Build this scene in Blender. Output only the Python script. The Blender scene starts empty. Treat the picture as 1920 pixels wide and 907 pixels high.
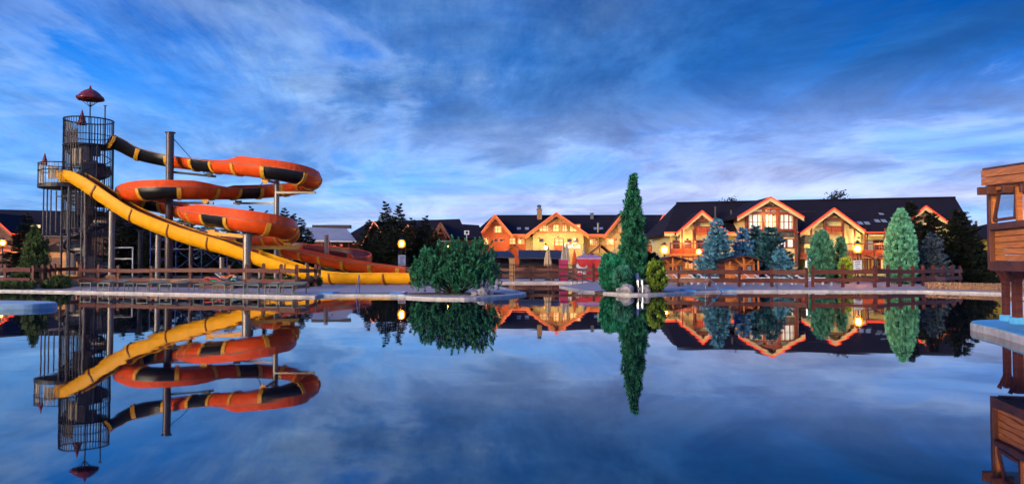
import bpy, math, random, zlib
import numpy as np
from mathutils import Vector

R = math.radians
rnd = random.Random(7)
sc = bpy.context.scene
COL = sc.collection

# ------------------------------------------------------------------ camera
F, HZ, CAMH = 1450.0, 494.0, 1.45            # focal length in photo pixels, horizon row, eye height over water
PITCH = math.atan((HZ - 453.5) / F)
cam = bpy.data.objects.new('camera', bpy.data.cameras.new('camera'))
COL.objects.link(cam)
cam.location = (0, 0, CAMH)
cam.rotation_euler = (R(90) + PITCH, 0, 0)
cam.data.sensor_width = 36
cam.data.lens = F / 1920 * 36
cam.data.clip_start = 0.1
cam.data.clip_end = 8000
sc.camera = cam

# ------------------------------------------------------------------ sun, sky, exposure
SUN_EL, SUN_AZ = R(13), R(222)
sdir = Vector((math.sin(SUN_AZ) * math.cos(SUN_EL), math.cos(SUN_AZ) * math.cos(SUN_EL), math.sin(SUN_EL)))
sl = bpy.data.lights.new('sun', 'SUN')
sl.energy = 3.9
sl.angle = R(28)
sl.color = (1.0, 0.78, 0.50)
so = bpy.data.objects.new('sun', sl)
COL.objects.link(so)
so.rotation_euler = (-sdir).to_track_quat('-Z', 'Y').to_euler()
so.location = (-40, -40, 40)

w = bpy.data.worlds.new('World')
sc.world = w
w.use_nodes = True
nt = w.node_tree
nt.nodes.clear()
N = nt.nodes.new
L = nt.links.new


def nmath(op, a, b=None, c=None, clamp=False):
    n = N('ShaderNodeMath'); n.operation = op; n.use_clamp = clamp
    for i, v in enumerate((a, b, c)):
        if v is None: continue
        if isinstance(v, (int, float)): n.inputs[i].default_value = v
        else: L(v, n.inputs[i])
    return n.outputs[0]


def nmix(fac, a, b, mode='MIX'):
    n = N('ShaderNodeMix'); n.data_type = 'RGBA'; n.blend_type = mode
    for i, v in ((0, fac), (6, a), (7, b)):
        if isinstance(v, (int, float)): n.inputs[i].default_value = v
        elif isinstance(v, tuple): n.inputs[i].default_value = v
        else: L(v, n.inputs[i])
    return n.outputs[2]


def nnoise(vec, scale, detail, rough, dist=0.0, lac=2.0):
    n = N('ShaderNodeTexNoise'); n.inputs['Scale'].default_value = scale; n.inputs['Detail'].default_value = detail
    n.inputs['Roughness'].default_value = rough; n.inputs['Distortion'].default_value = dist; n.inputs['Lacunarity'].default_value = lac
    L(vec, n.inputs['Vector'])
    return n.outputs[0]


def nrange(v, a, b, c=0.0, d=1.0):
    n = N('ShaderNodeMapRange'); n.interpolation_type = 'SMOOTHSTEP'
    L(v, n.inputs[0])
    for i, x in enumerate((a, b, c, d)): n.inputs[i + 1].default_value = x
    return n.outputs[0]


tc = N('ShaderNodeTexCoord')
sep = N('ShaderNodeSeparateXYZ'); L(tc.outputs['Generated'], sep.inputs[0])
zc = nmath('MAXIMUM', sep.outputs[2], 0.0)
zz_ = nmath('ADD', zc, 0.10)
ux = nmath('DIVIDE', sep.outputs[0], zz_)
uy = nmath('DIVIDE', sep.outputs[1], zz_)


def cloudvec(sx, sy, ox, oy, skew=0.0):
    x = nmath('MULTIPLY_ADD', ux, sx, ox)
    if skew: x = nmath('MULTIPLY_ADD', uy, skew, x)
    y = nmath('MULTIPLY_ADD', uy, sy, oy)
    c = N('ShaderNodeCombineXYZ'); L(x, c.inputs[0]); L(y, c.inputs[1])
    return c.outputs[0]


sky = N('ShaderNodeTexSky'); sky.sky_type = 'NISHITA'; sky.sun_disc = False
sky.sun_elevation = SUN_EL; sky.sun_rotation = SUN_AZ
sky.air_density = 1.0; sky.dust_density = 0.0; sky.ozone_density = 6.0


def bank(cx, cy, rx, ry, skew=0.0):
    """soft footprint of one cloud bank on the cloud deck"""
    dx = nmath('MULTIPLY', nmath('MULTIPLY_ADD', uy, skew, nmath('SUBTRACT', ux, cx + skew * cy)), 1 / rx)
    dy = nmath('MULTIPLY', nmath('SUBTRACT', uy, cy), 1 / ry)
    d2 = nmath('ADD', nmath('MULTIPLY', dx, dx), nmath('MULTIPLY', dy, dy))
    return nmath('POWER', 2.718, nmath('MULTIPLY', d2, -1.0))


# clear evening air: the sky texture graded towards blue-hour blue
tint = nmix(1.0, sky.outputs[0], (0.22, 0.80, 1.9, 1), 'MULTIPLY')
air = nmix(nrange(zc, 0.0, 0.40), (1.35, 3.9, 8.2, 1), (0.08, 1.05, 5.6, 1))
base = nmix(0.75, tint, air)
fine = nnoise(cloudvec(2.2, 0.62, 9.3, 4.2, 0.10), 1.0, 11, 0.70, 0.35)
ripple = nnoise(cloudvec(0.75, 2.3, 1.3, 7.2, 0.6), 1.0, 6, 0.6, 0.3)
# thin bright veil in long streaks running away from the viewer
veil = nnoise(cloudvec(0.80, 0.24, 3.1, 1.7, 0.05), 1.0, 8, 0.58, 0.35)
veil = nmath('ADD', veil, nmath('MULTIPLY', bank(-0.45, 3.3, 0.75, 1.3, -0.45), 0.24))
veil = nmath('ADD', veil, nmath('MULTIPLY', bank(-1.9, 4.0, 0.8, 2.0), 0.10))
veilf = nmath('MULTIPLY', nrange(veil, 0.38, 0.78), nrange(fine, 0.28, 0.70, 0.22, 1.25), clamp=True)
veilf = nmath('MULTIPLY', veilf, nrange(ripple, 0.32, 0.68, 0.60, 1.1), clamp=True)
col = nmix(nmath('MULTIPLY', veilf, 0.92), base, (3.0, 4.75, 7.7, 1))
# heavier blue-grey bank with a lit lower rim
dn = nnoise(cloudvec(0.95, 0.62, 6.4, 2.3, 0.10), 1.0, 8, 0.58, 0.6)
dark = nmath('ADD', dn, nmath('MULTIPLY', bank(0.70, 2.75, 1.15, 1.25, 0.10), 0.30))
dark = nmath('ADD', dark, nmath('MULTIPLY', bank(-0.75, 1.9, 1.0, 0.6), 0.20))
dark = nmath('ADD', dark, nmath('MULTIPLY', bank(1.9, 4.3, 0.9, 0.35, 0.6), 0.16))
darkf = nmath('MULTIPLY', nrange(dark, 0.50, 0.74), nrange(fine, 0.25, 0.75, 1.0, 0.70))
rim = nmath('MULTIPLY', nrange(dark, 0.50, 0.575), nrange(dark, 0.575, 0.64, 1.0, 0.0))
col = nmix(nmath('MULTIPLY', rim, 0.40), col, (3.6, 5.2, 8.6, 1))
col = nmix(nmath('MULTIPLY', darkf, 0.93), col, nmix(fine, (0.36, 1.15, 3.3, 1), (0.85, 1.95, 4.6, 1)))
# pale lavender layer low over the horizon
low = nrange(zc, 0.0, 0.25, 1.0, 0.0)
lown = nnoise(cloudvec(0.16, 0.60, 2.0, 5.0), 1.0, 6, 0.55, 0.6)
col = nmix(nmath('MULTIPLY', low, nrange(lown, 0.36, 0.62, 0.38, 1.0)), col, nmix(nrange(ux, -2.5, 1.5), (3.6, 5.5, 8.8, 1), (5.9, 6.2, 8.8, 1)))
pink = nmath('MULTIPLY', nmath('MULTIPLY', nrange(zc, 0.02, 0.06), nrange(zc, 0.06, 0.13, 1.0, 0.0)), nrange(lown, 0.52, 0.70))
col = nmix(nmath('MULTIPLY', pink, 0.35), col, (6.6, 5.6, 8.6, 1))
mott = nnoise(cloudvec(1.05, 0.72, 4.7, 8.1, 0.10), 1.0, 11, 0.67, 0.6)
shade = nmath('MULTIPLY', nrange(mott, 0.34, 0.64, 1.30, 0.80), nrange(zc, 0.10, 0.36, 1.03, 0.82))
cs_ = N('ShaderNodeCombineXYZ')
for i_ in range(3): L(shade if i_ < 2 else nmath('POWER', shade, 0.8), cs_.inputs[i_])
col = nmix(1.0, col, cs_.outputs[0], 'MULTIPLY')
hs = N('ShaderNodeHueSaturation'); hs.inputs['Saturation'].default_value = 1.09; hs.inputs['Value'].default_value = 1.17
L(col, hs.inputs['Color']); col = hs.outputs[0]
bg = N('ShaderNodeBackground'); bg.inputs[1].default_value = 0.1
L(col, bg.inputs[0])
w.cycles.sampling_method = 'MANUAL'; w.cycles.sample_map_resolution = 256
wo = N('ShaderNodeOutputWorld'); L(bg.outputs[0], wo.inputs[0])

vs = sc.view_settings
vs.view_transform = 'Standard'; vs.look = 'None'; vs.gamma = 1.0; vs.exposure = 0.06; vs.use_curve_mapping = False
sc.render.engine = 'CYCLES'
sc.cycles.use_denoising = True
sc.cycles.use_light_tree = False
sc.cycles.max_bounces = 6
sc.cycles.diffuse_bounces = 2
sc.cycles.glossy_bounces = 3
sc.cycles.transmission_bounces = 5
sc.cycles.transparent_max_bounces = 8
sc.cycles.sample_clamp_indirect = 6


# ------------------------------------------------------------------ pixel helpers (photo pixel + real depth -> place)
def at(px, py, Y):
    u = (px - 960) / F; v = (453.5 - py) / F
    c, s = math.cos(PITCH), math.sin(PITCH)
    dy, dz = c - v * s, s + v * c
    k = Y / dy
    return Vector((u * k, Y, CAMH + dz * k))


def X(px, Y, py=470): return at(px, py, Y).x
def Z(py, Y): return at(960, py, Y).z


# ------------------------------------------------------------------ materials
MATS = {}


def mat(name, col, rough=0.6, var=0.12, scale=6.0, bump=0.0, metal=0.0, emit=None, es=0.0, stretch=(1, 1, 1), spec=0.5, col2=None, detail=5, coat=0.0):
    if name in MATS: return MATS[name]
    m = bpy.data.materials.new(name); m.use_nodes = True
    t = m.node_tree; b = t.nodes['Principled BSDF']
    b.inputs['Roughness'].default_value = rough
    b.inputs['Metallic'].default_value = metal
    b.inputs['Specular IOR Level'].default_value = spec
    if coat: b.inputs['Coat Weight'].default_value = coat
    c = Vector(col)
    tcn = t.nodes.new('ShaderNodeTexCoord'); mp = t.nodes.new('ShaderNodeMapping')
    mp.inputs['Scale'].default_value = stretch
    t.links.new(tcn.outputs['Object'], mp.inputs[0])
    no = t.nodes.new('ShaderNodeTexNoise'); no.inputs['Scale'].default_value = scale; no.inputs['Detail'].default_value = detail
    no.inputs['Roughness'].default_value = 0.62
    t.links.new(mp.outputs[0], no.inputs['Vector'])
    cr = t.nodes.new('ShaderNodeValToRGB')
    a = c * (1 - var * 1.8) if col2 is None else Vector(col2)
    d = c * (1 + var)
    cr.color_ramp.elements[0].color = (*[max(0, x) for x in a], 1); cr.color_ramp.elements[0].position = 0.3
    cr.color_ramp.elements[1].color = (*[min(1, x) for x in d], 1); cr.color_ramp.elements[1].position = 0.68
    t.links.new(no.outputs[0], cr.inputs[0]); t.links.new(cr.outputs[0], b.inputs['Base Color'])
    if bump:
        bp = t.nodes.new('ShaderNodeBump'); bp.inputs['Strength'].default_value = bump; bp.inputs['Distance'].default_value = 0.03
        t.links.new(no.outputs[0], bp.inputs['Height']); t.links.new(bp.outputs[0], b.inputs['Normal'])
    if emit:
        b.inputs['Emission Color'].default_value = (*emit, 1); b.inputs['Emission Strength'].default_value = es
        if es < 20: m.cycles.emission_sampling = 'NONE'
    MATS[name] = m
    return m


TIP = {}


def leafmat(name, lo, hi, rough=0.65, clump=4.5, tip=True):
    m = bpy.data.materials.new(name); m.use_nodes = True
    t = m.node_tree; b = t.nodes['Principled BSDF']; b.inputs['Roughness'].default_value = rough
    b.inputs['Specular IOR Level'].default_value = 0.25
    g = t.nodes.new('ShaderNodeNewGeometry'); tcn = t.nodes.new('ShaderNodeTexCoord')
    no = t.nodes.new('ShaderNodeTexNoise'); no.inputs['Scale'].default_value = clump; no.inputs['Detail'].default_value = 3
    t.links.new(tcn.outputs['Object'], no.inputs['Vector'])
    ad = t.nodes.new('ShaderNodeMath'); ad.operation = 'MULTIPLY_ADD'; ad.inputs[1].default_value = 0.30
    t.links.new(g.outputs['Random Per Island'], ad.inputs[0])
    mu = t.nodes.new('ShaderNodeMath'); mu.operation = 'MULTIPLY_ADD'; mu.inputs[1].default_value = 2.2; mu.inputs[2].default_value = -0.75
    t.links.new(no.outputs[0], mu.inputs[0]); t.links.new(mu.outputs[0], ad.inputs[2])
    cr = t.nodes.new('ShaderNodeValToRGB')
    cr.color_ramp.elements[0].color = (*lo, 1); cr.color_ramp.elements[0].position = 0.1
    cr.color_ramp.elements[1].color = (*hi, 1); cr.color_ramp.elements[1].position = 0.95
    t.links.new(ad.outputs[0], cr.inputs[0]); t.links.new(cr.outputs[0], b.inputs['Base Color'])
    MATS[name] = m
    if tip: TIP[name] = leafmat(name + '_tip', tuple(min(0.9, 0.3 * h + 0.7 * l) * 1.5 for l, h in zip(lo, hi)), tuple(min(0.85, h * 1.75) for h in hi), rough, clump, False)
    return m


def rowmat(name, col, gap, rows=(0, 0, 1), freq=3.0, rough=0.6, bump=0.5, var=0.15, dark=0.5):
    """boards, logs or tiles too far away to tell apart: rows across one axis with fine relief"""
    m = mat(name, col, rough, var, 5.0)
    t = m.node_tree; b = t.nodes['Principled BSDF']
    tcn = t.nodes.new('ShaderNodeTexCoord'); dv = t.nodes.new('ShaderNodeVectorMath'); dv.operation = 'DOT_PRODUCT'
    dv.inputs[1].default_value = rows
    t.links.new(tcn.outputs['Object'], dv.inputs[0])
    mu = t.nodes.new('ShaderNodeMath'); mu.operation = 'MULTIPLY'; mu.inputs[1].default_value = freq
    t.links.new(dv.outputs['Value'], mu.inputs[0])
    fr = t.nodes.new('ShaderNodeMath'); fr.operation = 'FRACT'; t.links.new(mu.outputs[0], fr.inputs[0])
    pp = t.nodes.new('ShaderNodeMath'); pp.operation = 'PINGPONG'; pp.inputs[1].default_value = 0.5
    t.links.new(fr.outputs[0], pp.inputs[0])
    mr = t.nodes.new('ShaderNodeMapRange'); mr.inputs[1].default_value = 0.0; mr.inputs[2].default_value = gap
    t.links.new(pp.outputs[0], mr.inputs[0])
    bp = t.nodes.new('ShaderNodeBump'); bp.inputs['Strength'].default_value = bump; bp.inputs['Distance'].default_value = 0.05
    t.links.new(mr.outputs[0], bp.inputs['Height']); t.links.new(bp.outputs[0], b.inputs['Normal'])
    src = b.inputs['Base Color'].links[0].from_socket
    mx = t.nodes.new('ShaderNodeMix'); mx.data_type = 'RGBA'; mx.blend_type = 'MULTIPLY'
    mr2 = t.nodes.new('ShaderNodeMapRange'); mr2.inputs[2].default_value = gap; mr2.inputs[3].default_value = dark; mr2.inputs[4].default_value = 1.0
    t.links.new(pp.outputs[0], mr2.inputs[0])
    mx.inputs[0].default_value = 1.0
    t.links.new(src, mx.inputs[6]); t.links.new(mr2.outputs[0], mx.inputs[7]); t.links.new(mx.outputs[2], b.inputs['Base Color'])
    return m


M_red = mat('flume_red', (0.88, 0.095, 0.012), 0.40, 0.10, 2.2, bump=0.02, detail=8)
M_black = mat('flume_black', (0.012, 0.011, 0.012), 0.35, 0.3, 2.0)
M_yel = mat('flume_yellow', (0.96, 0.42, 0.006), 0.42, 0.07, 1.8, detail=8)
for _m in (M_red, M_yel): _m.node_tree.nodes['Principled BSDF'].inputs['Specular IOR Level'].default_value = 0.22
M_flange = mat('flange_yellow', (0.88, 0.40, 0.03), 0.45, 0.12, 6)
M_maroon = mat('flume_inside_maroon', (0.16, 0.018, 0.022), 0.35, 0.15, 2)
M_steel = mat('galvanised_steel', (0.23, 0.205, 0.19), 0.42, 0.18, 9, metal=0.55)
M_dsteel = mat('dark_steel', (0.035, 0.033, 0.04), 0.5, 0.25, 6, metal=0.3)
M_post = mat('brown_steel', (0.075, 0.055, 0.06), 0.4, 0.15, 5, metal=0.3)
M_bluesteel = mat('blue_steel', (0.03, 0.055, 0.22), 0.5, 0.2, 5)
M_white = mat('white_paint', (0.72, 0.72, 0.74), 0.5, 0.05, 4)
M_ivory = mat('coping_stone', (0.56, 0.52, 0.50), 0.6, 0.22, 3.5, bump=0.2, detail=9)
M_blue = mat('pool_blue', (0.045, 0.27, 0.62), 0.4, 0.08, 3)
M_wood = mat('fence_wood', (0.115, 0.022, 0.010), 0.6, 0.35, 2.2, 0.35, stretch=(1, 1, 7), col2=(0.06, 0.012, 0.007))
M_woodl = mat('fence_wood_light', (0.28, 0.10, 0.04), 0.6, 0.3, 3, 0.3, col2=(0.16, 0.06, 0.03))
M_cedar = mat('cedar_board', (0.66, 0.205, 0.036), 0.5, 0.3, 3.0, 0.25, stretch=(0.6, 0.6, 9), col2=(0.44, 0.12, 0.020))
M_cedard = mat('dark_timber', (0.13, 0.035, 0.018), 0.55, 0.3, 3, 0.25, col2=(0.05, 0.014, 0.01))
M_green = mat('lounger_green_steel', (0.085, 0.105, 0.09), 0.45, 0.2, 6)
M_mesh = mat('lounger_fabric', (0.17, 0.165, 0.13), 0.8, 0.2, 12)
M_roof = rowmat('dark_roof_tiles', (0.019, 0.015, 0.026), 0.14, (0, 0, 1), 4.5, 0.85, 0.5, 0.2, 0.5)
M_roof.node_tree.nodes['Principled BSDF'].inputs['Specular IOR Level'].default_value = 0.15
M_cream = mat('cream_render', (0.78, 0.64, 0.27), 0.8, 0.06, 1.5)
M_cream2 = mat('cream_board', (0.80, 0.62, 0.27), 0.6, 0.06, 2)
M_stonew = mat('sandstone_wall', (0.52, 0.37, 0.15), 0.85, 0.22, 4.5, 0.2)
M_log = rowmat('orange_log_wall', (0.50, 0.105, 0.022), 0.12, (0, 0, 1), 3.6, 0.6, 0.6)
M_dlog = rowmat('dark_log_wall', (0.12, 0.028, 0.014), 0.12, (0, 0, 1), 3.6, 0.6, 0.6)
M_trim = mat('orange_trim', (0.62, 0.18, 0.05), 0.55, 0.12, 4)
M_rtrim = mat('red_brown_trim', (0.24, 0.045, 0.02), 0.55, 0.2, 4)
M_grst = mat('grey_stone_and_shade', (0.12, 0.095, 0.075), 0.85, 0.4, 3.0, 0.5)
M_neon = mat('neon_tube', (0.25, 0.02, 0.01), 0.4, 0, 1, emit=(1.0, 0.060, 0.010), es=1.8)
M_neonp = mat('neon_tube_pale', (0.3, 0.05, 0.02), 0.4, 0, 1, emit=(1.0, 0.17, 0.06), es=1.3)
M_globe = mat('lamp_globe', (1, 0.7, 0.3), 0.3, 0, 1, emit=(1.0, 0.45, 0.08), es=270)
M_glow = mat('lit_window', (0.8, 0.6, 0.3), 0.15, 0.1, 1.2, emit=(1.0, 0.62, 0.20), es=0.85)
M_glowc = mat('lit_window_cool', (0.7, 0.75, 0.7), 0.15, 0.1, 1.0, emit=(0.86, 0.88, 0.74), es=0.40)
M_glowd = mat('dim_lit_window', (0.5, 0.35, 0.18), 0.15, 0.2, 1.2, emit=(1.0, 0.50, 0.16), es=0.28)
M_curt = mat('curtain', (0.62, 0.50, 0.36), 0.9, 0.2, 6)
M_glass = mat('dark_glass', (0.03, 0.035, 0.05), 0.06, 0.2, 1.0, spec=0.8)
M_pale = mat('pale_glass', (0.30, 0.36, 0.42), 0.1, 0.15, 1.0, spec=0.8)
M_canvas = mat('beige_canvas', (0.46, 0.33, 0.20), 0.85, 0.15, 5)
M_grcanvas = mat('grey_canvas', (0.36, 0.32, 0.26), 0.85, 0.15, 5)
M_orcanvas = mat('orange_canvas', (0.70, 0.11, 0.02), 0.85, 0.12, 5)
M_tred = mat('red_tent_fabric', (0.68, 0.035, 0.03), 0.75, 0.10, 2)
M_lav = mat('lavender_tent_fabric', (0.50, 0.27, 0.42), 0.75, 0.10, 2)
M_mag = mat('magenta_panel', (0.42, 0.018, 0.09), 0.6, 0.10, 2)
M_navy = mat('navy_tent_fabric', (0.028, 0.032, 0.058), 0.6, 0.15, 2)
M_grey = mat('grey_membrane', (0.33, 0.34, 0.42), 0.45, 0.08, 0.6)
M_bark = mat('bark', (0.07, 0.045, 0.03), 0.9, 0.35, 8, 0.6, stretch=(3, 3, 1))
M_rock = mat('pale_rock', (0.36, 0.33, 0.32), 0.85, 0.35, 5, 0.7)
M_chair = mat('blue_plastic', (0.05, 0.09, 0.26), 0.4, 0.08, 3)
M_plast = mat('white_plastic', (0.66, 0.64, 0.70), 0.45, 0.05, 3)
M_ink = mat('dark_print', (0.05, 0.05, 0.06), 0.7, 0, 1)
M_chrome = mat('stainless', (0.55, 0.55, 0.57), 0.22, 0.05, 3, metal=0.9)
M_yelwall = mat('mustard_render', (0.40, 0.29, 0.03), 0.8, 0.10, 1.5)
M_brick = mat('chimney_brick', (0.40, 0.22, 0.09), 0.85, 0.25, 6, 0.5)


# ------------------------------------------------------------------ mesh builder
ORG = {}


class MB:
    def __init__(s): s.v = []; s.f = []; s.m = []; s.k = 0

    def add(s, vs, fs):
        b = len(s.v)
        s.v.extend(tuple(v) for v in vs)
        for f in fs: s.f.append([i + b for i in f]); s.m.append(s.k)
        return s

    def box(s, c, size, rz=0.0):
        cx, cy, cz = c; a, b, h = size[0] / 2, size[1] / 2, size[2] / 2
        co, si = math.cos(rz), math.sin(rz)
        vs = []
        for z in (-h, h):
            for x, y in ((-a, -b), (a, -b), (a, b), (-a, b)):
                vs.append((cx + x * co - y * si, cy + x * si + y * co, cz + z))
        return s.add(vs, [(3, 2, 1, 0), (4, 5, 6, 7), (0, 1, 5, 4), (1, 2, 6, 5), (2, 3, 7, 6), (3, 0, 4, 7)])

    def bar(s, p, q, w, h=None, up=(0, 0, 1)):
        p, q = Vector(p), Vector(q); h = h or w
        d = (q - p).normalized(); u = Vector(up)
        if abs(d.dot(u)) > 0.99: u = Vector((0, 1, 0))
        sd = d.cross(u).normalized() * (w / 2); u2 = sd.cross(d).normalized() * (h / 2)
        vs = [e + a * sd + b * u2 for e in (p, q) for a, b in ((-1, -1), (1, -1), (1, 1), (-1, 1))]
        return s.add(vs, [(3, 2, 1, 0), (4, 5, 6, 7), (0, 1, 5, 4), (1, 2, 6, 5), (2, 3, 7, 6), (3, 0, 4, 7)])

    def tube(s, pts, r, n=8, closed=False):
        pts = [Vector(p) for p in pts]; m = len(pts)
        rs = r if isinstance(r, (list, tuple)) else [r] * m
        vs = []
        for i, p in enumerate(pts):
            a = pts[(i - 1) % m] if (closed or i > 0) else p
            b = pts[(i + 1) % m] if (closed or i < m - 1) else p
            d = (b - a).normalized()
            u = Vector((0, 0, 1)) if abs(d.z) < 0.95 else Vector((1, 0, 0))
            e1 = d.cross(u).normalized(); e2 = e1.cross(d).normalized()
            for k in range(n):
                t = 2 * math.pi * k / n
                vs.append(p + (e1 * math.cos(t) + e2 * math.sin(t)) * rs[i])
        fs = []
        for i in range(m if closed else m - 1):
            j = (i + 1) % m
            for k in range(n):
                k2 = (k + 1) % n
                fs.append((i * n + k, i * n + k2, j * n + k2, j * n + k))
        if not closed:
            fs.append(tuple(range(n - 1, -1, -1))); fs.append(tuple((m - 1) * n + k for k in range(n)))
        return s.add(vs, fs)

    def lathe(s, c, prof, n=16, wob=None):
        cx, cy, cz = c; vs = []
        for r, z in prof:
            for k in range(n):
                t = 2 * math.pi * k / n; rr = r * (wob(t, z) if wob else 1)
                vs.append((cx + rr * math.cos(t), cy + rr * math.sin(t), cz + z))
        fs = []
        for i in range(len(prof) - 1):
            for k in range(n):
                k2 = (k + 1) % n
                fs.append((i * n + k, i * n + k2, (i + 1) * n + k2, (i + 1) * n + k))
        fs.append(tuple(range(n - 1, -1, -1))); fs.append(tuple((len(prof) - 1) * n + k for k in range(n)))
        return s.add(vs, fs)

    def prism(s, poly, e):
        """poly: 3-D polygon, e: extrusion vector"""
        e = Vector(e); n = len(poly); p = [Vector(q) for q in poly]
        vs = p + [q + e for q in p]
        fs = [tuple(range(n - 1, -1, -1)), tuple(range(n, 2 * n))]
        fs += [(i, (i + 1) % n, n + (i + 1) % n, n + i) for i in range(n)]
        return s.add(vs, fs)

    def build(s, name, mats, parent=None, loc=None, smooth=False, bevel=0.0):
        if not isinstance(mats, (list, tuple)): mats = [mats]
        if parent is not None: o0 = ORG[parent.name]
        else:
            if loc is None:
                a = np.array(s.v); loc = ((a[:, 0].min() + a[:, 0].max()) / 2, (a[:, 1].min() + a[:, 1].max()) / 2, a[:, 2].min())
            o0 = Vector(loc)
        me = bpy.data.meshes.new(name)
        me.from_pydata([(v[0] - o0[0], v[1] - o0[1], v[2] - o0[2]) for v in s.v], [], s.f)
        for m_ in mats: me.materials.append(m_)
        if len(mats) > 1: me.polygons.foreach_set('material_index', s.m)
        if smooth: me.polygons.foreach_set('use_smooth', [True] * len(me.polygons))
        o = bpy.data.objects.new(name, me); COL.objects.link(o)
        if parent is not None: o.parent = parent
        else: o.location = o0
        ORG[o.name] = Vector(o0)
        if bevel:
            bm_ = o.modifiers.new('bevel', 'BEVEL'); bm_.width = bevel; bm_.segments = 2; bm_.limit_method = 'ANGLE'
        me.validate(); me.update()
        return o


def tag(o, label, cat, group=None, kind=None):
    if label: o['label'] = label
    if cat: o['category'] = cat
    if group: o['group'] = group
    if kind: o['kind'] = kind
    return o


def thing(name, label, cat, loc, group=None):
    o = bpy.data.objects.new(name, None); COL.objects.link(o)
    o.location = loc; o.empty_display_size = 0.3
    ORG[o.name] = Vector(loc)
    return tag(o, label, cat, group)


def struct(o): o['kind'] = 'structure'; return o


def copy_tree(o, loc, rz=0.0, scale=1.0, label=None):
    c = o.copy(); COL.objects.link(c); c.location = loc; c.rotation_euler = (0, 0, rz)
    c.scale = (scale,) * 3 if not isinstance(scale, tuple) else scale
    if label: c['label'] = label
    for ch in o.children:
        d = ch.copy(); COL.objects.link(d); d.parent = c
        for g in ch.children:
            e = g.copy(); COL.objects.link(e); e.parent = d
    return c


def lamp_light(parent, off, watts, color=(1, 0.55, 0.18), radius=0.25, name='bulb_light'):
    l = bpy.data.lights.new(name, 'POINT'); l.energy = watts; l.color = color; l.shadow_soft_size = radius
    o = bpy.data.objects.new(name, l); COL.objects.link(o); o.parent = parent; o.location = off
    return o


ORD = ['leftmost', 'second', 'third', 'fourth', 'fifth', 'sixth', 'seventh', 'eighth', 'ninth', 'tenth', 'eleventh', 'twelfth']


def nth(i, n):
    return 'leftmost' if i == 0 else 'rightmost' if i == n - 1 else ORD[i] + ' from left'


# ================================================================== SETTING: water, deck, ground
DECK = 0.07
GK = (CAMH - DECK) * F
def gY(py): return GK / (py - HZ)              # depth of a deck point seen at row py
def wY(py): return CAMH * F / (py - HZ)        # depth of a water point seen at row py


def shore_pts(lst): return [Vector((X(px, wY(py), py), wY(py), 0)) for px, py in lst]


left_shore = [Vector((-70, 46, 0))] + shore_pts([(-120, 544.5), (0, 546), (150, 548.5), (300, 551.5), (420, 554), (520, 556.5), (590, 557.5), (606, 555), (745, 555.5), (762, 558), (800, 560.3), (870, 561.6), (930, 559), (962, 556), (985, 552.6), (968, 547.5), (946, 542)]) + [Vector((-1.15, 50, 0)), Vector((-1.3, 57, 0))]
right_shore = [Vector((5.6, 57, 0)), Vector((4.2, 50.5, 0))] + shore_pts([(1050, 538.2), (1075, 543), (1100, 547), (1140, 551), (1180, 553.5), (1230, 553), (1280, 550.5), (1300, 549), (1378, 547.2), (1500, 547), (1640, 547.3), (1730, 547.6), (1850, 551), (1920, 553.5), (2100, 562)]) + [Vector((60, 26, 0))]


def smooth(pts, n=5):
    out = []
    for i in range(len(pts) - 1):
        p0, p1, p2, p3 = pts[max(i - 1, 0)], pts[i], pts[i + 1], pts[min(i + 2, len(pts) - 1)]
        for k in range(n):
            t = k / n
            out.append(0.5 * ((2 * p1) + (p2 - p0) * t + (2 * p0 - 5 * p1 + 4 * p2 - p3) * t * t + (3 * p1 - p0 - 3 * p2 + p3) * t ** 3))
    out.append(pts[-1])
    return out


shore = left_shore[:1] + smooth(left_shore[1:-2], 3) + left_shore[-2:] + right_shore[:2] + smooth(right_shore[2:], 3)
M_water = mat('pool_water', (0.003, 0.006, 0.016), 0.018, 0.0, 1)
_b = M_water.node_tree.nodes['Principled BSDF']; _b.inputs['IOR'].default_value = 2.7
_t = M_water.node_tree
_n = _t.nodes.new('ShaderNodeTexNoise'); _n.inputs['Scale'].default_value = 0.5; _n.inputs['Detail'].default_value = 2
_c = _t.nodes.new('ShaderNodeTexCoord'); _t.links.new(_c.outputs['Object'], _n.inputs['Vector'])
_p = _t.nodes.new('ShaderNodeBump'); _p.inputs['Strength'].default_value = 0.016; _p.inputs['Distance'].default_value = 0.2
_t.links.new(_n.outputs[0], _p.inputs['Height']); _t.links.new(_p.outputs[0], _b.inputs['Normal'])
b = MB(); b.add([(-140, -60, 0), (140, -60, 0), (140, 62, 0), (-140, 62, 0)], [(0, 1, 2, 3)])
struct(b.build('water', M_water, loc=(0, 0, 0)))

M_deck = mat('deck_paving', (0.54, 0.41, 0.37), 0.6, 0.22, 1.4, 0.15, stretch=(1, 2.5, 1), detail=8)
from mathutils.geometry import tessellate_polygon
ring = [Vector((p.x, p.y, DECK)) for p in shore] + [Vector((90, 70, DECK)), Vector((-110, 70, DECK))]
tri = tessellate_polygon([ring])
b = MB(); b.add(ring, [tuple(t) for t in tri])
ns = len(shore)
vsd = [Vector((p.x, p.y, z)) for p in shore for z in (DECK, -0.6)]
b.add(vsd, [(2 * i, 2 * i + 2, 2 * i + 3, 2 * i + 1) for i in range(ns - 1)])
o = b.build('pool_deck', M_deck, loc=(0, 50, 0)); struct(o)
bm = None
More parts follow.
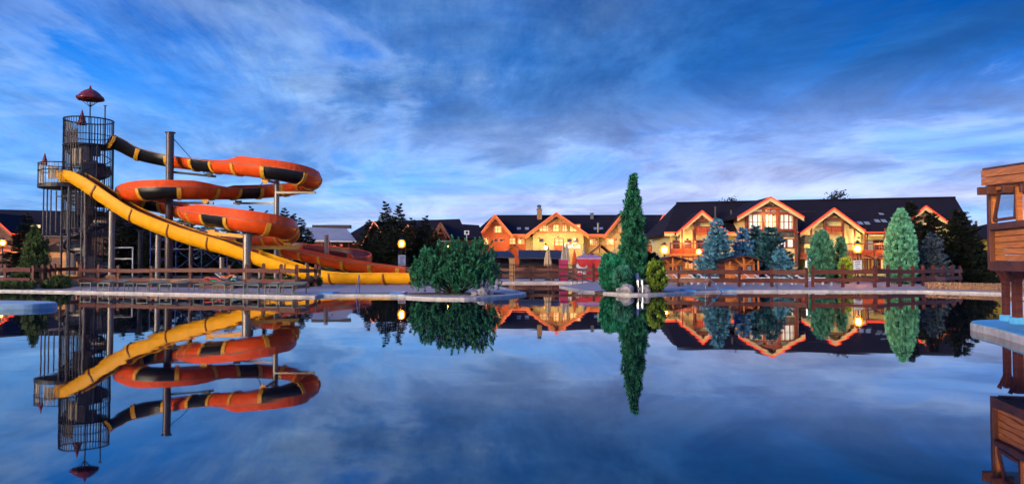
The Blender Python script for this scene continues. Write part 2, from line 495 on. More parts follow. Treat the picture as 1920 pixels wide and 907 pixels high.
# coping stone along the edge
b = MB(); nrm = []
for i, p in enumerate(shore):
    a = shore[max(i - 1, 0)]; c = shore[min(i + 1, ns - 1)]
    d = (c - a); d.z = 0; d.normalize(); nrm.append(Vector((-d.y, d.x, 0)))
vsd = []
for p, n_ in zip(shore, nrm):
    q0 = p - n_ * 0.04; q1 = p + n_ * 0.22
    vsd += [Vector((q0.x, q0.y, -0.3)), Vector((q0.x, q0.y, DECK + 0.02)), Vector((q1.x, q1.y, DECK + 0.02)), Vector((q1.x, q1.y, DECK - 0.03))]
b.add(vsd, [(4 * i + k, 4 * i + 4 + k, 4 * i + 5 + k, 4 * i + 1 + k) for i in range(ns - 1) for k in range(3)])
struct(b.build('pool_coping', M_ivory, loc=(0, 50, 0)))

M_ground = mat('dark_lawn', (0.028, 0.035, 0.018), 0.9, 0.35, 0.4, 0.3)
b = MB()
b.add([(-2500, 70, DECK - 0.02), (2500, 70, DECK - 0.02), (2500, 4500, DECK - 0.02), (-2500, 4500, DECK - 0.02), (-2500, 46, DECK - 0.02), (-70.2, 46, DECK - 0.02), (-109, 70, DECK - 0.02), (60, 26, DECK - 0.02), (2500, 26, DECK - 0.02), (89, 70, DECK - 0.02)],
      [(0, 1, 2, 3), (0, 4, 5, 6), (9, 7, 8, 1)])
struct(b.build('ground', M_ground, loc=(0, 70, 0)))

M_soil = mat('dark_lawn_sheet', (0.030, 0.034, 0.018), 0.95, 0.45, 1.5, 0.4)
b = MB(); b.add([(X(px, Y, 520), Y, DECK + 0.006) for px, Y in ((-80, 43), (40, 42.6), (118, 43.5), (150, 46.8), (360, 44.9), (470, 43.8), (560, 43.0), (590, 46.4), (600, 52.5), (700, 54), (735, 69), (-200, 69))], [tuple(range(12))]); struct(b.build('lawn', M_soil, loc=(-20, 50, 0)))  # dark olive sheet laid over the paving behind the left fence
# far mountains, very low on the horizon
M_hill = mat('far_hill', (0.10, 0.14, 0.24), 0.9, 0.15, 0.002)
b = MB(); vsd = []
xs = list(range(-2400, 2401, 60))
for x in xs:
    h = 26 + 50 * math.exp(-((x + 960) / 110) ** 2) + 18 * math.sin(x * 0.004) + 9 * math.sin(x * 0.013 + 1)
    vsd += [(x, 3600, 0), (x, 3900, max(20, h)), (x, 4400, 0)]
b.add(vsd, [(3 * i + k, 3 * i + 3 + k, 3 * i + 4 + k, 3 * i + 1 + k) for i in range(len(xs) - 1) for k in range(2)])
struct(b.build('hills', M_hill, loc=(0, 3900, 0)))

# ================================================================== BUILDINGS
def wall_prism(parent, pts_xz, y0, y1, m, name='wall'):
    b = MB(); b.prism([(x, y0, z) for x, z in pts_xz], (0, y1 - y0, 0)); return b.build(name, m, parent)


def roof_slab(parent, quad, m, th=0.2, name='roof_slope'):
    q = [Vector(p) for p in quad]
    n = (q[1] - q[0]).cross(q[3] - q[0]).normalized()
    if n.z < 0: n = -n
    b = MB(); b.prism([p - n * th for p in q], n * th); return b.build(name, m, parent)


def gable_roof(parent, xl, zl, xa, za, xr, zr, yf, yb, m_roof, m_board, m_neon, neon=True, board_h=0.38, sides='lr', yb_apex=None):
    """two roof slopes, barge boards along the front verges and a light tube along each"""
    ya = yb if yb_apex is None else yb_apex
    if 'l' in sides: roof_slab(parent, [(xl, yf, zl), (xa, yf, za), (xa, ya, za), (xl, yb, zl)], m_roof)
    if 'r' in sides: roof_slab(parent, [(xr, yf, zr), (xa, yf, za), (xa, ya, za), (xr, yb, zr)], m_roof)
    for tag_, (x0, z0) in (('l', (xl, zl)), ('r', (xr, zr))):
        if tag_ not in sides: continue
        b = MB(); b.prism([(x0, yf - 0.10, z0 - 0.06), (xa, yf - 0.10, za - 0.06), (xa, yf - 0.10, za - 0.06 - board_h * 1.1), (x0, yf - 0.10, z0 - 0.06 - board_h)], (0, 0.085, 0))
        b.build('barge_board', m_board, parent)
        if neon:
            b = MB(); b.tube([(x0, yf - 0.16, z0 - 0.02), (xa, yf - 0.16, za - 0.02)], 0.075, 6)
            b.build('light_tube', m_neon, parent)


def window(parent, xc, zc, ww, hh, y, m_pane, m_frame, nx=2, nz=1, fw=0.12, depth=0.14, name='window'):
    """frame proud of the wall with the pane set back inside it; y is the wall face, window faces -Y"""
    b = MB(); x0, x1, z0, z1 = xc - ww / 2, xc + ww / 2, zc - hh / 2, zc + hh / 2
    yf = y - depth / 2
    b.box((xc, yf, z1), (ww + fw, depth, fw)); b.box((xc, yf - 0.03, z0), (ww + fw * 2, depth + 0.06, fw))
    b.box((x0, yf + 0.003, (z0 + z1) / 2), (fw, depth, hh - fw)); b.box((x1, yf + 0.003, (z0 + z1) / 2), (fw, depth, hh - fw))
    for i in range(1, nx): b.box((x0 + ww * i / nx, yf + 0.012, zc), (fw * 0.7, depth * 0.7, hh - fw))
    for i in range(1, nz): b.box((xc, yf + 0.02, z0 + hh * i / nz), (ww - fw, depth * 0.5, fw * 0.5))
    o = b.build(name, m_frame, parent)
    if m_pane is M_glow and rnd.random() < 0.4: m_pane = M_glowd
    b = MB(); b.box((xc, y - 0.025, zc), (ww - fw * 0.4, 0.03, hh - fw * 0.4)); b.build('pane', m_pane, o)
    if ww > 0.9 and nx > 1 and m_pane is not M_glass:
        for s_ in (-1, 1):
            if rnd.random() < 0.75:
                wc = ww * rnd.uniform(0.10, 0.18); b = MB(); b.box((xc + s_ * (ww / 2 - fw * 0.5 - wc / 2), y - 0.046, zc), (wc, 0.008, hh - fw)); b.build('curtain', M_curt, o)
    return o


def skylight(parent, px, py, Yr, w_, h_, slope):
    p = at(px, py, Yr)
    d = Vector((0, math.cos(slope), math.sin(slope))); nrm_ = Vector((0, -math.sin(slope), math.cos(slope)))
    a = p + nrm_ * 0.06
    b = MB(); b.prism([a + Vector((-w_ / 2, 0, 0)) - d * h_ / 2, a + Vector((w_ / 2, 0, 0)) - d * h_ / 2, a + Vector((w_ / 2, 0, 0)) + d * h_ / 2, a + Vector((-w_ / 2, 0, 0)) + d * h_ / 2], nrm_ * 0.08)
    o = b.build('skylight', M_dsteel, parent)
    a = p + nrm_ * 0.143
    k = 0.84
    b = MB(); b.prism([a + Vector((-w_ / 2 * k, 0, 0)) - d * h_ / 2 * k, a + Vector((w_ / 2 * k, 0, 0)) - d * h_ / 2 * k, a + Vector((w_ / 2 * k, 0, 0)) + d * h_ / 2 * k, a + Vector((-w_ / 2 * k, 0, 0)) + d * h_ / 2 * k], nrm_ * 0.015)
    b.build('pane', M_skyl, o)


M_skyl = mat('skylight_glass', (0.35, 0.40, 0.50), 0.12, 0.1, 1, spec=0.9)


def balcony(parent, px0, px1, pyf, pyt, Y, depth=1.2, m=None, n=None):
    """slab, hand rail, board panels with cross braces and posts"""
    m = m or M_trimr
    x0, x1, zf, zt = X(px0, Y), X(px1, Y), Z(pyf, Y), Z(pyt, Y)
    b = MB(); b.box(((x0 + x1) / 2, Y + depth / 2, zf - 0.1), (x1 - x0, depth, 0.2)); b.build('balcony_floor', M_trim, parent)
    b = MB(); b.box(((x0 + x1) / 2, Y - 0.02, zt), (x1 - x0 + 0.1, 0.12, 0.12)); b.build('balcony_rail', M_rtrim, parent)
    n = n or max(1, round((x1 - x0) / 1.6)); h = zt - zf
    zp = zf + h * 0.55
    for i in range(n):
        a, c = x0 + (x1 - x0) * i / n + 0.06, x0 + (x1 - x0) * (i + 1) / n - 0.06
        b = MB(); b.box(((a + c) / 2, Y + 0.03, zf + h * 0.27), (c - a, 0.06, h * 0.5))
        b.bar((a, Y - 0.02, zf + 0.03), (c, Y - 0.02, zp - 0.03), 0.05, 0.07, up=(0, 1, 0)); b.bar((a, Y - 0.022, zp - 0.03), (c, Y - 0.022, zf + 0.03), 0.05, 0.07, up=(0, 1, 0))
        for q in range(3): b.box(((a + c) / 2, Y, zp + (zt - zp) * (q + 0.5) / 3), (c - a, 0.03, 0.03))
        b.build('balcony_panel', m, parent)
    for i in range(n + 1):
        b = MB(); b.box((x0 + (x1 - x0) * i / n, Y - 0.01, (zf + zt) / 2), (0.11, 0.14, h)); b.build('balcony_post', M_rtrim, parent)


M_trimr = mat('red_balcony_board', (0.52, 0.085, 0.02), 0.55, 0.2, 4)


def pipe(parent, px, py0, py1, Y, r=0.07, m=None):
    b = MB(); x = X(px, Y); z0, z1 = Z(py1, Y), Z(py0, Y)
    b.tube([(x, Y, z0), (x, Y, z1 - 0.5), (x + 0.1, Y + 0.05, z1 - 0.25), (x + 0.1, Y + 0.5, z1)], r, 6); b.build('rain_pipe', m or M_dsteel, parent)


def spot(parent, off, watts, color, aim, angle=150, name='wash_spot'):
    l = bpy.data.lights.new(name, 'SPOT'); l.energy = watts; l.color = color; l.shadow_soft_size = 0.15
    l.spot_size = R(angle); l.spot_blend = 1.0
    o = bpy.data.objects.new(name, l); COL.objects.link(o); o.parent = parent; o.location = off
    o.rotation_euler = Vector(aim).to_track_quat('-Z', 'Y').to_euler()
    return o


def wall_wash(parent, px, py, Y, watts, color=(1, 0.68, 0.27), out=1.0):
    """light that washes the wall it faces; housing and bracket are made up"""
    p = at(px, py, Y) + Vector((0, -out, -0.3))
    b = MB(); b.bar(p + Vector((0, out + 0.35, 0.12)), p + Vector((0, 0.02, 0.12)), 0.03); b.box(p + Vector((0, -0.03, 0.06)), (0.24, 0.05, 0.2))
    b.build('added_flood', M_dsteel, parent)  # made-up fixture carrying the wall-washing light
    spot(parent, p - ORG[parent.name], watts * 1.55, color, (0, 1, -0.12), 165)


M_bulb = mat('bulb_glass', (1, 0.7, 0.3), 0.3, 0, 1, emit=(1.0, 0.55, 0.18), es=6)


# ---- right lodge
YL = 87.0
lodge = thing('lodge', 'long cream lodge with dark tiled roof and four lit gables right of the tall juniper', 'lodge', (X(1525, YL), YL, DECK))
EZ = Z(436.5, 85.6)
RY = 92.5
rl, rr_ = at(1268, 381.5, RY), at(1791, 371, RY)
el, er = at(1245, 437.5, 85.6), at(1829, 434, 85.6)
rz_m = (rl.z + rr_.z) / 2
roof_slab(lodge, [tuple(el), tuple(er), tuple(rr_), tuple(rl)], M_roof, 0.25, 'main_roof')
roof_slab(lodge, [(el.x, 2 * RY - el.y, el.z), (er.x, 2 * RY - er.y, er.z), (rr_.x, RY, rr_.z - 0.02), (rl.x, RY, rl.z - 0.02)], M_roof, 0.25, 'main_roof')
SL = math.atan2(rz_m - EZ, RY - 85.6)
b = MB(); b.tube([rl + Vector((0, 0, 0.05)), rr_ + Vector((0, 0, 0.05))], 0.14, 6); b.build('ridge_cap', M_roof, lodge)
xw0, xw1 = X(1256, YL), X(1812, YL)
wall_prism(lodge, [(xw0, DECK), (xw1, DECK), (xw1, EZ + 0.4), (xw0, EZ + 0.4)], YL, 2 * RY - YL, M_cream)
# hipped ends
for e_, r_ in ((el, rl), (er, rr_)):
    q_ = Vector((e_.x, 2 * RY - e_.y, e_.z))
    b = MB(); b.prism([e_ + Vector((0, 0, -0.02)), q_ + Vector((0, 0, -0.02)), r_ + Vector((0, 0, -0.02))], (0, 0, -0.2)); b.build('hip_end', M_roof, lodge)
# eave board and light tubes between the gables
for p0, p1 in ((1246, 1270), (1352, 1395), (1492, 1512), (1622, 1680), (1792, 1828)):
    b = MB(); b.box(((X(p0, 85.5) + X(p1, 85.5)) / 2, 85.5, EZ - 0.18), (X(p1, 85.5) - X(p0, 85.5), 0.1, 0.34)); b.build('eave_board', M_cream2, lodge)
    b = MB(); b.tube([(X(p0, 85.4), 85.4, EZ + 0.05), (X(p1, 85.4), 85.4, EZ + 0.05)], 0.07, 6); b.build('light_tube', M_neon, lodge)


def lodge_gable(apx, apy, lpx, lpy, rpx, rpy, yf, wall_l, wall_r, wall_m=M_cream, sides='lr', depth=7.0):
    a, l, r = at(apx, apy, yf), at(lpx, lpy, yf), at(rpx, rpy, yf)
    slope_y = lambda z: 85.6 + (z - EZ) / (rz_m - EZ) * (RY - 85.6)
    gable_roof(lodge, l.x, l.z, a.x, a.z, r.x, r.z, yf, max(slope_y(min(l.z, r.z)) + 1.0, yf + 1.5), M_roof, M_cream2, M_neon, sides=sides, yb_apex=slope_y(a.z) + 0.8)
    x0, x1 = X(wall_l, yf + 1.0), X(wall_r, yf + 1.0)
    zat = lambda x: l.z + (a.z - l.z) * (x - l.x) / (a.x - l.x) if x < a.x else r.z + (a.z - r.z) * (r.x - x) / (r.x - a.x)
    wall_prism(lodge, [(x0, DECK), (x1, DECK), (x1, zat(x1) - 0.3), (a.x, a.z - 0.3), (x0, zat(x0) - 0.3)], yf + 1.0, YL + 0.4, wall_m, 'gable_wall')
    # soffit purlins
    for px_, k in ((lpx, 0.5), (rpx, 0.5), (apx, 0.0)):
        e = at(px_, lpy if px_ == lpx else rpy if px_ == rpx else apy, yf)
        q = e.lerp(a, 0.35) if px_ != apx else a
        b = MB(); b.bar(q + Vector((0, 0.05, -0.42)), q + Vector((0, 1.05, -0.42)), 0.22, 0.24); b.build('purlin', M_rtrim, lodge)
    return a, l, r


b = MB(); b.tube([(X(1622, 85.35), 85.35, EZ - 0.1), (X(1684, 85.35), 85.35, EZ - 0.1)], 0.09, 6); b.build('gutter', M_dsteel, lodge)
for k in range(2):
    yy = 87.6 + k * 2.2; zz = EZ + (yy - 85.6) * math.tan(SL) + 0.14
    b = MB(); b.tube([(X(1400, yy), yy, zz), (X(1800 - 12 * k, yy), yy, zz)], 0.045, 5); b.build('snow_guard', M_post, lodge)
# first gable with loggia
Y1 = 84.4
lodge_gable(1316, 395, 1268, 437, 1366, 437, Y1, 1275, 1358)
def loggia(pxl, pxr, pyt, pyb, Y, pyrail):
    xl_, xr_2, zt, zb, zr = X(pxl, Y), X(pxr, Y), Z(pyt, Y), Z(pyb, Y), Z(pyrail, Y)
    b = MB(); b.box(((xl_ + xr_2) / 2, Y + 0.95, (zt + zr) / 2 - 0.1), (xr_2 - xl_ - 0.2, 0.06, zt - zr + 0.2)); lo = b.build('loggia', M_dlog, lodge)
    b = MB()
    for k in (0.3, 0.7): b.box((xl_ + (xr_2 - xl_) * k, Y + 0.90, (zt + zr) / 2), ((xr_2 - xl_) * 0.28, 0.04, (zt - zr) * 0.62))
    b.build('pane', M_pale, lo)
    b = MB()
    for x in (xl_, xr_2): b.box((x, Y, (zt + zb) / 2 - 0.4), (0.22, 0.22, zt - zb + 0.8))
    b.box(((xl_ + xr_2) / 2, Y - 0.02, zt + 0.05), (xr_2 - xl_ + 0.5, 0.24, 0.24)); b.build('post_frame', M_rtrim, lodge)
    b = MB(); b.box(((xl_ + xr_2) / 2, Y + 0.4, zb), (xr_2 - xl_, 1.0, 0.18)); b.build('balcony_floor', M_trim, lodge)
    n = 3; wd = (xr_2 - xl_ - 0.25) / n
    for i in range(n):
        b = MB(); b.box((xl_ + 0.125 + wd * (i + 0.5), Y + 0.02, (zb + zr) / 2 + 0.1), (wd - 0.06, 0.07, zr - zb - 0.05)); b.build('balcony_panel', M_trimr, lodge)
    b = MB(); b.box(((xl_ + xr_2) / 2, Y - 0.05, zr + 0.1), (xr_2 - xl_ - 0.1, 0.14, 0.09)); b.build('balcony_rail', M_rtrim, lodge)
loggia(1303, 1334, 414, 438, Y1 + 0.35, 427)
balcony(lodge, 1257, 1332, 476, 456, 84.2, 2.6)
for px_ in (1279, 1300, 1327):
    b = MB(); b.box((X(px_, 84.35), 84.35, (DECK + Z(430, 84.35)) / 2), (0.15, 0.15, Z(430, 84.35) - DECK)); b.build('timber_post', M_rtrim, lodge)
for px_ in (1268, 1289, 1312): window(lodge, X(px_, 85.4), Z(462, 85.4), 0.75, 1.3, 85.39, M_glass, M_rtrim, 1, 1, 0.09)
for px_, m_ in ((1290, M_glow), (1320, M_glow)): window(lodge, X(px_, 85.4), Z(493, 85.4), 1.1, 1.3, 85.39, m_, M_rtrim, 2, 1, 0.09)
pipe(lodge, 1268, 437, 510, 85.2)
# glazed bay
Y2 = 82.4
a2, l2, r2 = lodge_gable(1444, 369, 1382, 407, 1507, 407, Y2, 1396, 1496, M_cream2)
yg = Y2 + 1.0
for c0, c1 in ((1402, 1430), (1434, 1456), (1460, 1488)):
    x0, x1 = X(c0, yg), X(c1, yg)
    window(lodge, (x0 + x1) / 2, (Z(402, yg) + Z(430, yg)) / 2, x1 - x0, Z(402, yg) - Z(430, yg), yg - 0.001, M_glowc, M_rtrim, 3, 2, 0.10, 0.2)
    b = MB()
    if c0 == 1434:
        window(lodge, (x0 + x1) / 2, (Z(387, yg) + Z(398, yg)) / 2, x1 - x0, Z(386, yg) - Z(398, yg), yg - 0.001, M_pale, M_rtrim, 2, 1, 0.10, 0.2)
    else:
        lo, hi = (c0 + 6, c1) if c0 == 1402 else (c0, c1 - 6)
        tri_ = [(X(lo, yg), Z(398, yg)), (X(hi, yg), Z(398, yg)), ((X(hi, yg), Z(386, yg)) if c0 == 1402 else (X(lo, yg), Z(386, yg)))]
        b.prism([(x, yg - 0.1, z) for x, z in tri_], (0, 0.09, 0)); o_ = b.build('window', M_rtrim, lodge)
        cx_ = sum(t[0] for t in tri_) / 3; cz_ = sum(t[1] for t in tri_) / 3
        b = MB(); b.prism([(cx_ + (x - cx_) * 0.8, yg - 0.12, cz_ + (z - cz_) * 0.8) for x, z in tri_], (0, 0.017, 0)); b.build('pane', M_pale, o_)
for px_ in (1398, 1432, 1458, 1491):
    b = MB(); b.box((X(px_, yg), yg - 0.15, (Z(382, yg) + Z(446, yg)) / 2 if px_ in (1432, 1458) else (Z(402, yg) + Z(500, yg)) / 2), (0.17, 0.24, (Z(382, yg) - Z(446, yg)) if px_ in (1432, 1458) else (Z(402, yg) - Z(500, yg)))); b.build('timber_post', M_rtrim, lodge)
for py_ in (400, 431.5):
    b = MB(); b.box((X(1444, yg), yg - 0.13, Z(py_, yg)), (X(1494, yg) - X(1395, yg), 0.2, 0.24)); b.build('timber_beam', M_rtrim, lodge)
b = MB(); b.box((X(1474, yg), yg - 0.02, (Z(433, yg) + Z(445, yg)) / 2), (X(1488, yg) - X(1458, yg), 0.03, Z(433, yg) - Z(445, yg))); b.build('spandrel_shade', M_grst2 if 'M_grst2' in globals() else M_grst, lodge)  # panel between the bay windows, shadow band put into its darker colour
for c0, c1 in ((1462, 1473), (1475, 1487)):
    window(lodge, X((c0 + c1) / 2, yg), (Z(448, yg) + Z(464, yg)) / 2, X(c1, yg) - X(c0, yg), Z(448, yg) - Z(464, yg), yg - 0.001, M_glowc, M_rtrim, 1, 1, 0.09, 0.16)
b = MB(); b.prism([(a2.x - 2.0, Y2 + 0.4, a2.z - 1.35), (a2.x + 2.0, Y2 + 0.4, a2.z - 1.35), (a2.x + 2.0, Y2 + 0.4, a2.z - 1.1), (a2.x - 2.0, Y2 + 0.4, a2.z - 1.1)], (0, 0.2, 0)); b.build('collar_beam', M_rtrim, lodge)
# third gable
lodge_gable(1563, 390, 1500, 437, 1622, 433.5, Y1, 1508, 1614)
loggia(1546, 1581, 411, 437, Y1 + 0.35, 426)
balcony(lodge, 1500, 1526, 482, 466, 84.2, 2.6)
balcony(lodge, 1586, 1665, 481, 457, 84.2, 2.6)
for px_ in (1522, 1603, 1622, 1660):
    b = MB(); b.box((X(px_, 84.35), 84.35, (DECK + Z(428, 84.35)) / 2), (0.15, 0.15, Z(428, 84.35) - DECK)); b.build('timber_post', M_rtrim, lodge)
b = MB(); b.box((X(1513, 85.38), 85.385, (Z(441, 85.4) + Z(457, 85.4)) / 2), (X(1526, 85.4) - X(1500, 85.4), 0.12, 1.0)); b.build('stone_panel', M_grst, lodge)
for px_, m_ in ((1630, M_pale), (1645, M_glass), (1656, M_glass)): window(lodge, X(px_, YL), Z(463, YL), 0.9, 1.5, YL, m_, M_rtrim, 1, 1, 0.1)
for px_ in (1632, 1655, 1640): window(lodge, X(px_, YL), Z(495, YL), 1.2, 1.1, YL, M_glow, M_trim, 2, 1, 0.1)
pipe(lodge, 1626, 436, 512, 85.3); pipe(lodge, 1658, 436, 512, 85.3)
# fourth gable, mostly behind trees
lodge_gable(1735, 386, 1684, 428, 1793, 428, Y1, 1694, 1784)
loggia(1717, 1752, 408, 434, Y1 + 0.35, 424)
# roof fittings
for px_, py_ in ((1566, 404), (1575, 0), (1612, 420), (1625, 420), (1644, 416), (1657, 416), (1651, 402), (1333 + 397, 381)):
    if py_ and px_ > 1600: 
        zt_ = Z(py_, 88); yy = 85.6 + (Z(py_, 88) - EZ) / (rz_m - EZ) * (RY - 85.6); yy = 85.6 + (Z(py_, yy) - EZ) / (rz_m - EZ) * (RY - 85.6)
        skylight(lodge, px_, py_, yy, 0.62, 0.8, SL)
for px_, py0, py1 in ((1342, 387, 400), (1372, 394, 413)):
    yy = 88.5; b = MB(); b.tube([(X(px_, yy), yy, Z(py1, yy) - 0.6), (X(px_, yy), yy, Z(py0, yy))], 0.16, 8); b.build('vent_pipe', M_dsteel, lodge)
for px_, py_, ww_ in ((1285, 445, 260), (1345, 446, 120), (1444, 400, 330), (1528, 442, 240), (1602, 442, 260), (1645, 448, 170), (1290, 488, 60), (1640, 491, 60), (1555, 488, 45), (1735, 440, 70), (1478, 478, 40)):
    wall_wash(lodge, px_, py_, (82.6 if px_ in (1444, 1478) else 84.6), ww_)  # added lights, put in to brighten the lodge front
    
# ---- central lodge
YC = 126.0
clodge = thing('lodge', 'orange and sandstone lodge with neon-lined gables behind the dark tents', 'lodge', (X(1070, YC), YC, DECK))
CE = Z(440.5, YC - 1.2)
cr0, cr1 = at(926, 403, YC + 6), at(1244, 402.5, YC + 6)
e0, e1 = at(884, 440.5, YC - 1.2), at(1222, 440, YC - 1.2)
roof_slab(clodge, [tuple(e0), tuple(e1), tuple(cr1), tuple(cr0)], M_roof, 0.3, 'main_roof')
roof_slab(clodge, [(e0.x, YC + 13.2, CE), (e1.x + 3, YC + 13.2, CE), tuple(cr1 - Vector((0, 0, 0.02))), tuple(cr0 - Vector((0, 0, 0.02)))], M_roof, 0.3, 'main_roof')
CS = math.atan2(cr0.z - CE, 7.2)
wall_prism(clodge, [(X(898, YC), DECK), (X(986, YC), DECK), (X(986, YC), CE + 0.5), (X(898, YC), CE + 0.5)], YC, YC + 11, M_log)
wall_prism(clodge, [(X(986, YC) + 0.003, DECK), (X(1222, YC), DECK), (X(1222, YC), CE + 0.5), (X(986, YC) + 0.003, CE + 0.5)], YC + 0.01, YC + 11, M_stonew)
def cgable(apx, apy, lpx, rpx, yf, wl, wr, m):
    a, l, r = at(apx, apy, yf), at(lpx, 441, yf), at(rpx, 441, yf)
    gable_roof(clodge, l.x, l.z, a.x, a.z, r.x, r.z, yf, YC + 0.5, M_roof, M_trim, M_neonp, yb_apex=YC + 6.2, board_h=0.55)
    x0, x1 = X(wl, yf + 1), X(wr, yf + 1)
    zat = lambda x: l.z + (a.z - l.z) * (x - l.x) / (a.x - l.x) if x < a.x else r.z + (a.z - r.z) * (r.x - x) / (r.x - a.x)
    wall_prism(clodge, [(x0, DECK), (x1, DECK), (x1, zat(x1) - 0.3), (a.x, a.z - 0.3), (x0, zat(x0) - 0.3)], yf + 1, YC + 0.3, m, 'gable_wall')
    return a, yf + 1
ag, yw = cgable(928, 402, 898, 961, YC - 2.6, 902, 955, M_log)
window(clodge, X(933.5, yw), Z(430, yw), 1.3, 1.1, yw, M_glow, M_trim, 2, 2, 0.14)
for px_ in (910, 960, 977): window(clodge, X(px_, yw if px_ < 955 else YC), Z(452, yw if px_ < 955 else YC), 1.15, 1.05, yw if px_ < 955 else YC, M_glow, M_trim, 2, 2, 0.13)
for px_ in (930, 940): window(clodge, X(px_, yw), Z(450, yw), 0.6, 0.5, yw, M_glass, M_trim, 1, 1, 0.12)
b = MB(); b.bar((ag.x - 1.1, yw - 0.7, ag.z - 1.3), (ag.x + 1.1, yw - 0.7, ag.z - 1.3), 0.16); b.build('collar_beam', M_rtrim, clodge)
ag, yw = cgable(1043, 398, 985, 1105, YC - 3.2, 999, 1094, M_stonew)
for c0, c1, n_ in ((1011, 1031, 3), (1036, 1048, 2), (1053, 1064, 2), (1068, 1088, 3)):
    window(clodge, X((c0 + c1) / 2, yw), Z(427.5, yw), X(c1, yw) - X(c0, yw), 1.15, yw, M_glow, M_trim, n_, 2, 0.14)
b = MB(); b.box((X(1049, yw), yw - 0.12, Z(435.2, yw)), (X(1090, yw) - X(1008, yw), 0.2, 0.22)); b.build('timber_beam', M_trim, clodge)
for i in range(11):                     # the fan of struts in the gable's peak
    t = math.pi * (i + 0.5) / 11
    cxx, czz = ag.x, ag.z - 2.25
    b = MB(); b.bar((cxx + math.cos(t) * 0.9, yw - 0.75, czz + math.sin(t) * 0.5), (cxx + math.cos(t) * 2.0, yw - 0.75, czz + math.sin(t) * 1.25), 0.09, 0.12); b.build('fan_strut', M_trim, clodge)
b = MB(); pts_ = [(ag.x + math.cos(math.pi * k / 12) * 0.95, yw - 0.75, ag.z - 2.25 + math.sin(math.pi * k / 12) * 0.55) for k in range(13)]; b.tube(pts_, 0.1, 6); b.build('fan_arch', M_trim, clodge)
window(clodge, X(1048, yw), Z(454, yw), 1.35, 1.15, yw, M_glow, M_rtrim, 2, 2, 0.16)
b = MB(); b.box((X(1048, yw), yw - 0.35, Z(464.5, yw)), (1.6, 0.6, 0.8)); b.build('balcony_panel', M_trimr, clodge)
for px_ in (1015, 1068, 1080): window(clodge, X(px_, yw), Z(450.5, yw), 0.62, 0.48, yw, M_glass, M_rtrim, 1, 1, 0.09)
ag, yw = cgable(1170, 396, 1133, 1209, YC - 2.8, 1138, 1203, M_stonew)
window(clodge, X(1163, yw), Z(427, yw), 0.95, 1.5, yw, M_glow, M_trim, 1, 1, 0.16)
window(clodge, X(1144, yw), Z(453, yw), 1.35, 1.2, yw, M_glow, M_trim, 2, 1, 0.15)
window(clodge, X(1113, YC), Z(454, YC), 1.25, 1.2, YC + 0.01, M_glow, M_trim, 4, 1, 0.13)
# end wing with timber end wall
e2, e3 = at(1221, 440, YC - 1.2), at(1250, 417, YC + 9)
b = MB(); b.prism([(X(1222, YC) + 0.1, YC, DECK), (X(1222, YC) + 0.1, YC, CE + 0.2), (cr1.x - 0.3, YC + 6, cr1.z - 0.5), (cr1.x + 0.9, YC + 11, CE), (cr1.x + 0.9, YC + 11, DECK)], (0.15, 0.03, 0)); b.build('end_wall', M_dlog, clodge)
b = MB(); b.bar(e2 + Vector((0, 0, -0.2)), cr1 + Vector((0.05, 0, -0.12)), 0.12, 0.5); b.bar(cr1 + Vector((0.05, 0.02, -0.12)), e3 + Vector((0.05, 0, -0.2)), 0.12, 0.5); b.build('barge_board', M_trim, clodge)
b = MB(); b.tube([e2 + Vector((0.1, -0.15, 0.05)), cr1 + Vector((0.1, -0.1, 0.1)), e3 + Vector((0.1, 0, 0.05))], 0.09, 6); b.build('light_tube', M_neonp, clodge)
for p0, p1 in ((961, 985), (1105, 1133), (1209, 1222)):
    b = MB(); b.box(((X(p0, YC - 1.3) + X(p1, YC - 1.3)) / 2, YC - 1.3, CE - 0.2), (X(p1, YC - 1.3) - X(p0, YC - 1.3), 0.1, 0.4)); b.build('eave_board', M_trim, clodge)
    b = MB(); b.tube([(X(p0, YC - 1.4), YC - 1.4, CE + 0.05), (X(p1, YC - 1.4), YC - 1.4, CE + 0.05)], 0.09, 6); b.build('light_tube', M_neonp, clodge)
yy = YC + 4.5
b = MB(); b.box((X(1011.5, yy), yy, (Z(393, yy) + Z(412, yy)) / 2), (0.8, 0.8, Z(393, yy) - Z(412, yy))); ch_ = b.build('chimney', M_brick, clodge)
b = MB(); b.box((X(1011.5, yy), yy, Z(392.6, yy)), (1.0, 1.0, 0.14)); b.lathe((X(1011, yy), yy, Z(392, yy)), [(0.28, 0), (0.3, 0.35), (0.4, 0.4), (0.34, 0.6), (0.12, 0.75)], 10); b.build('chimney_cap', M_steel, ch_)
for px_ in (973, 988, 1117, 1127):
    yq = YC + 0.6; yq = YC - 1.2 + (Z(429, yq) - CE) / (cr0.z - CE) * 7.2
    skylight(clodge, px_, 429.5, yq, 0.75, 1.0, CS)
b = MB(); b.tube([(X(1121.5, YC - 0.6), YC - 0.6, Z(436, YC)), (X(1121.5, YC - 0.6), YC - 0.6, Z(419, YC))], 0.14, 8); b.lathe((X(1121.5, YC - 0.6), YC - 0.6, Z(420, YC)), [(0.2, 0), (0.26, 0.1), (0.05, 0.25)], 8); b.build('flue_pipe', M_steel, clodge)
yq = YC + 4.6; b = MB(); b.box((X(1110, yq), yq, Z(407, yq) + 0.1), (0.5, 0.5, 0.9)); b.box((X(1110, yq), yq, Z(407, yq) + 0.65), (0.7, 0.7, 0.1)); b.build('vent_box', M_steel, clodge)
balcony(clodge, 1205, 1222, 472, 461, YC - 1.5, 1.4, n=1)
pipe(clodge, 1124, 441, 475, YC - 0.3); pipe(clodge, 1215, 441, 475, YC - 0.3)
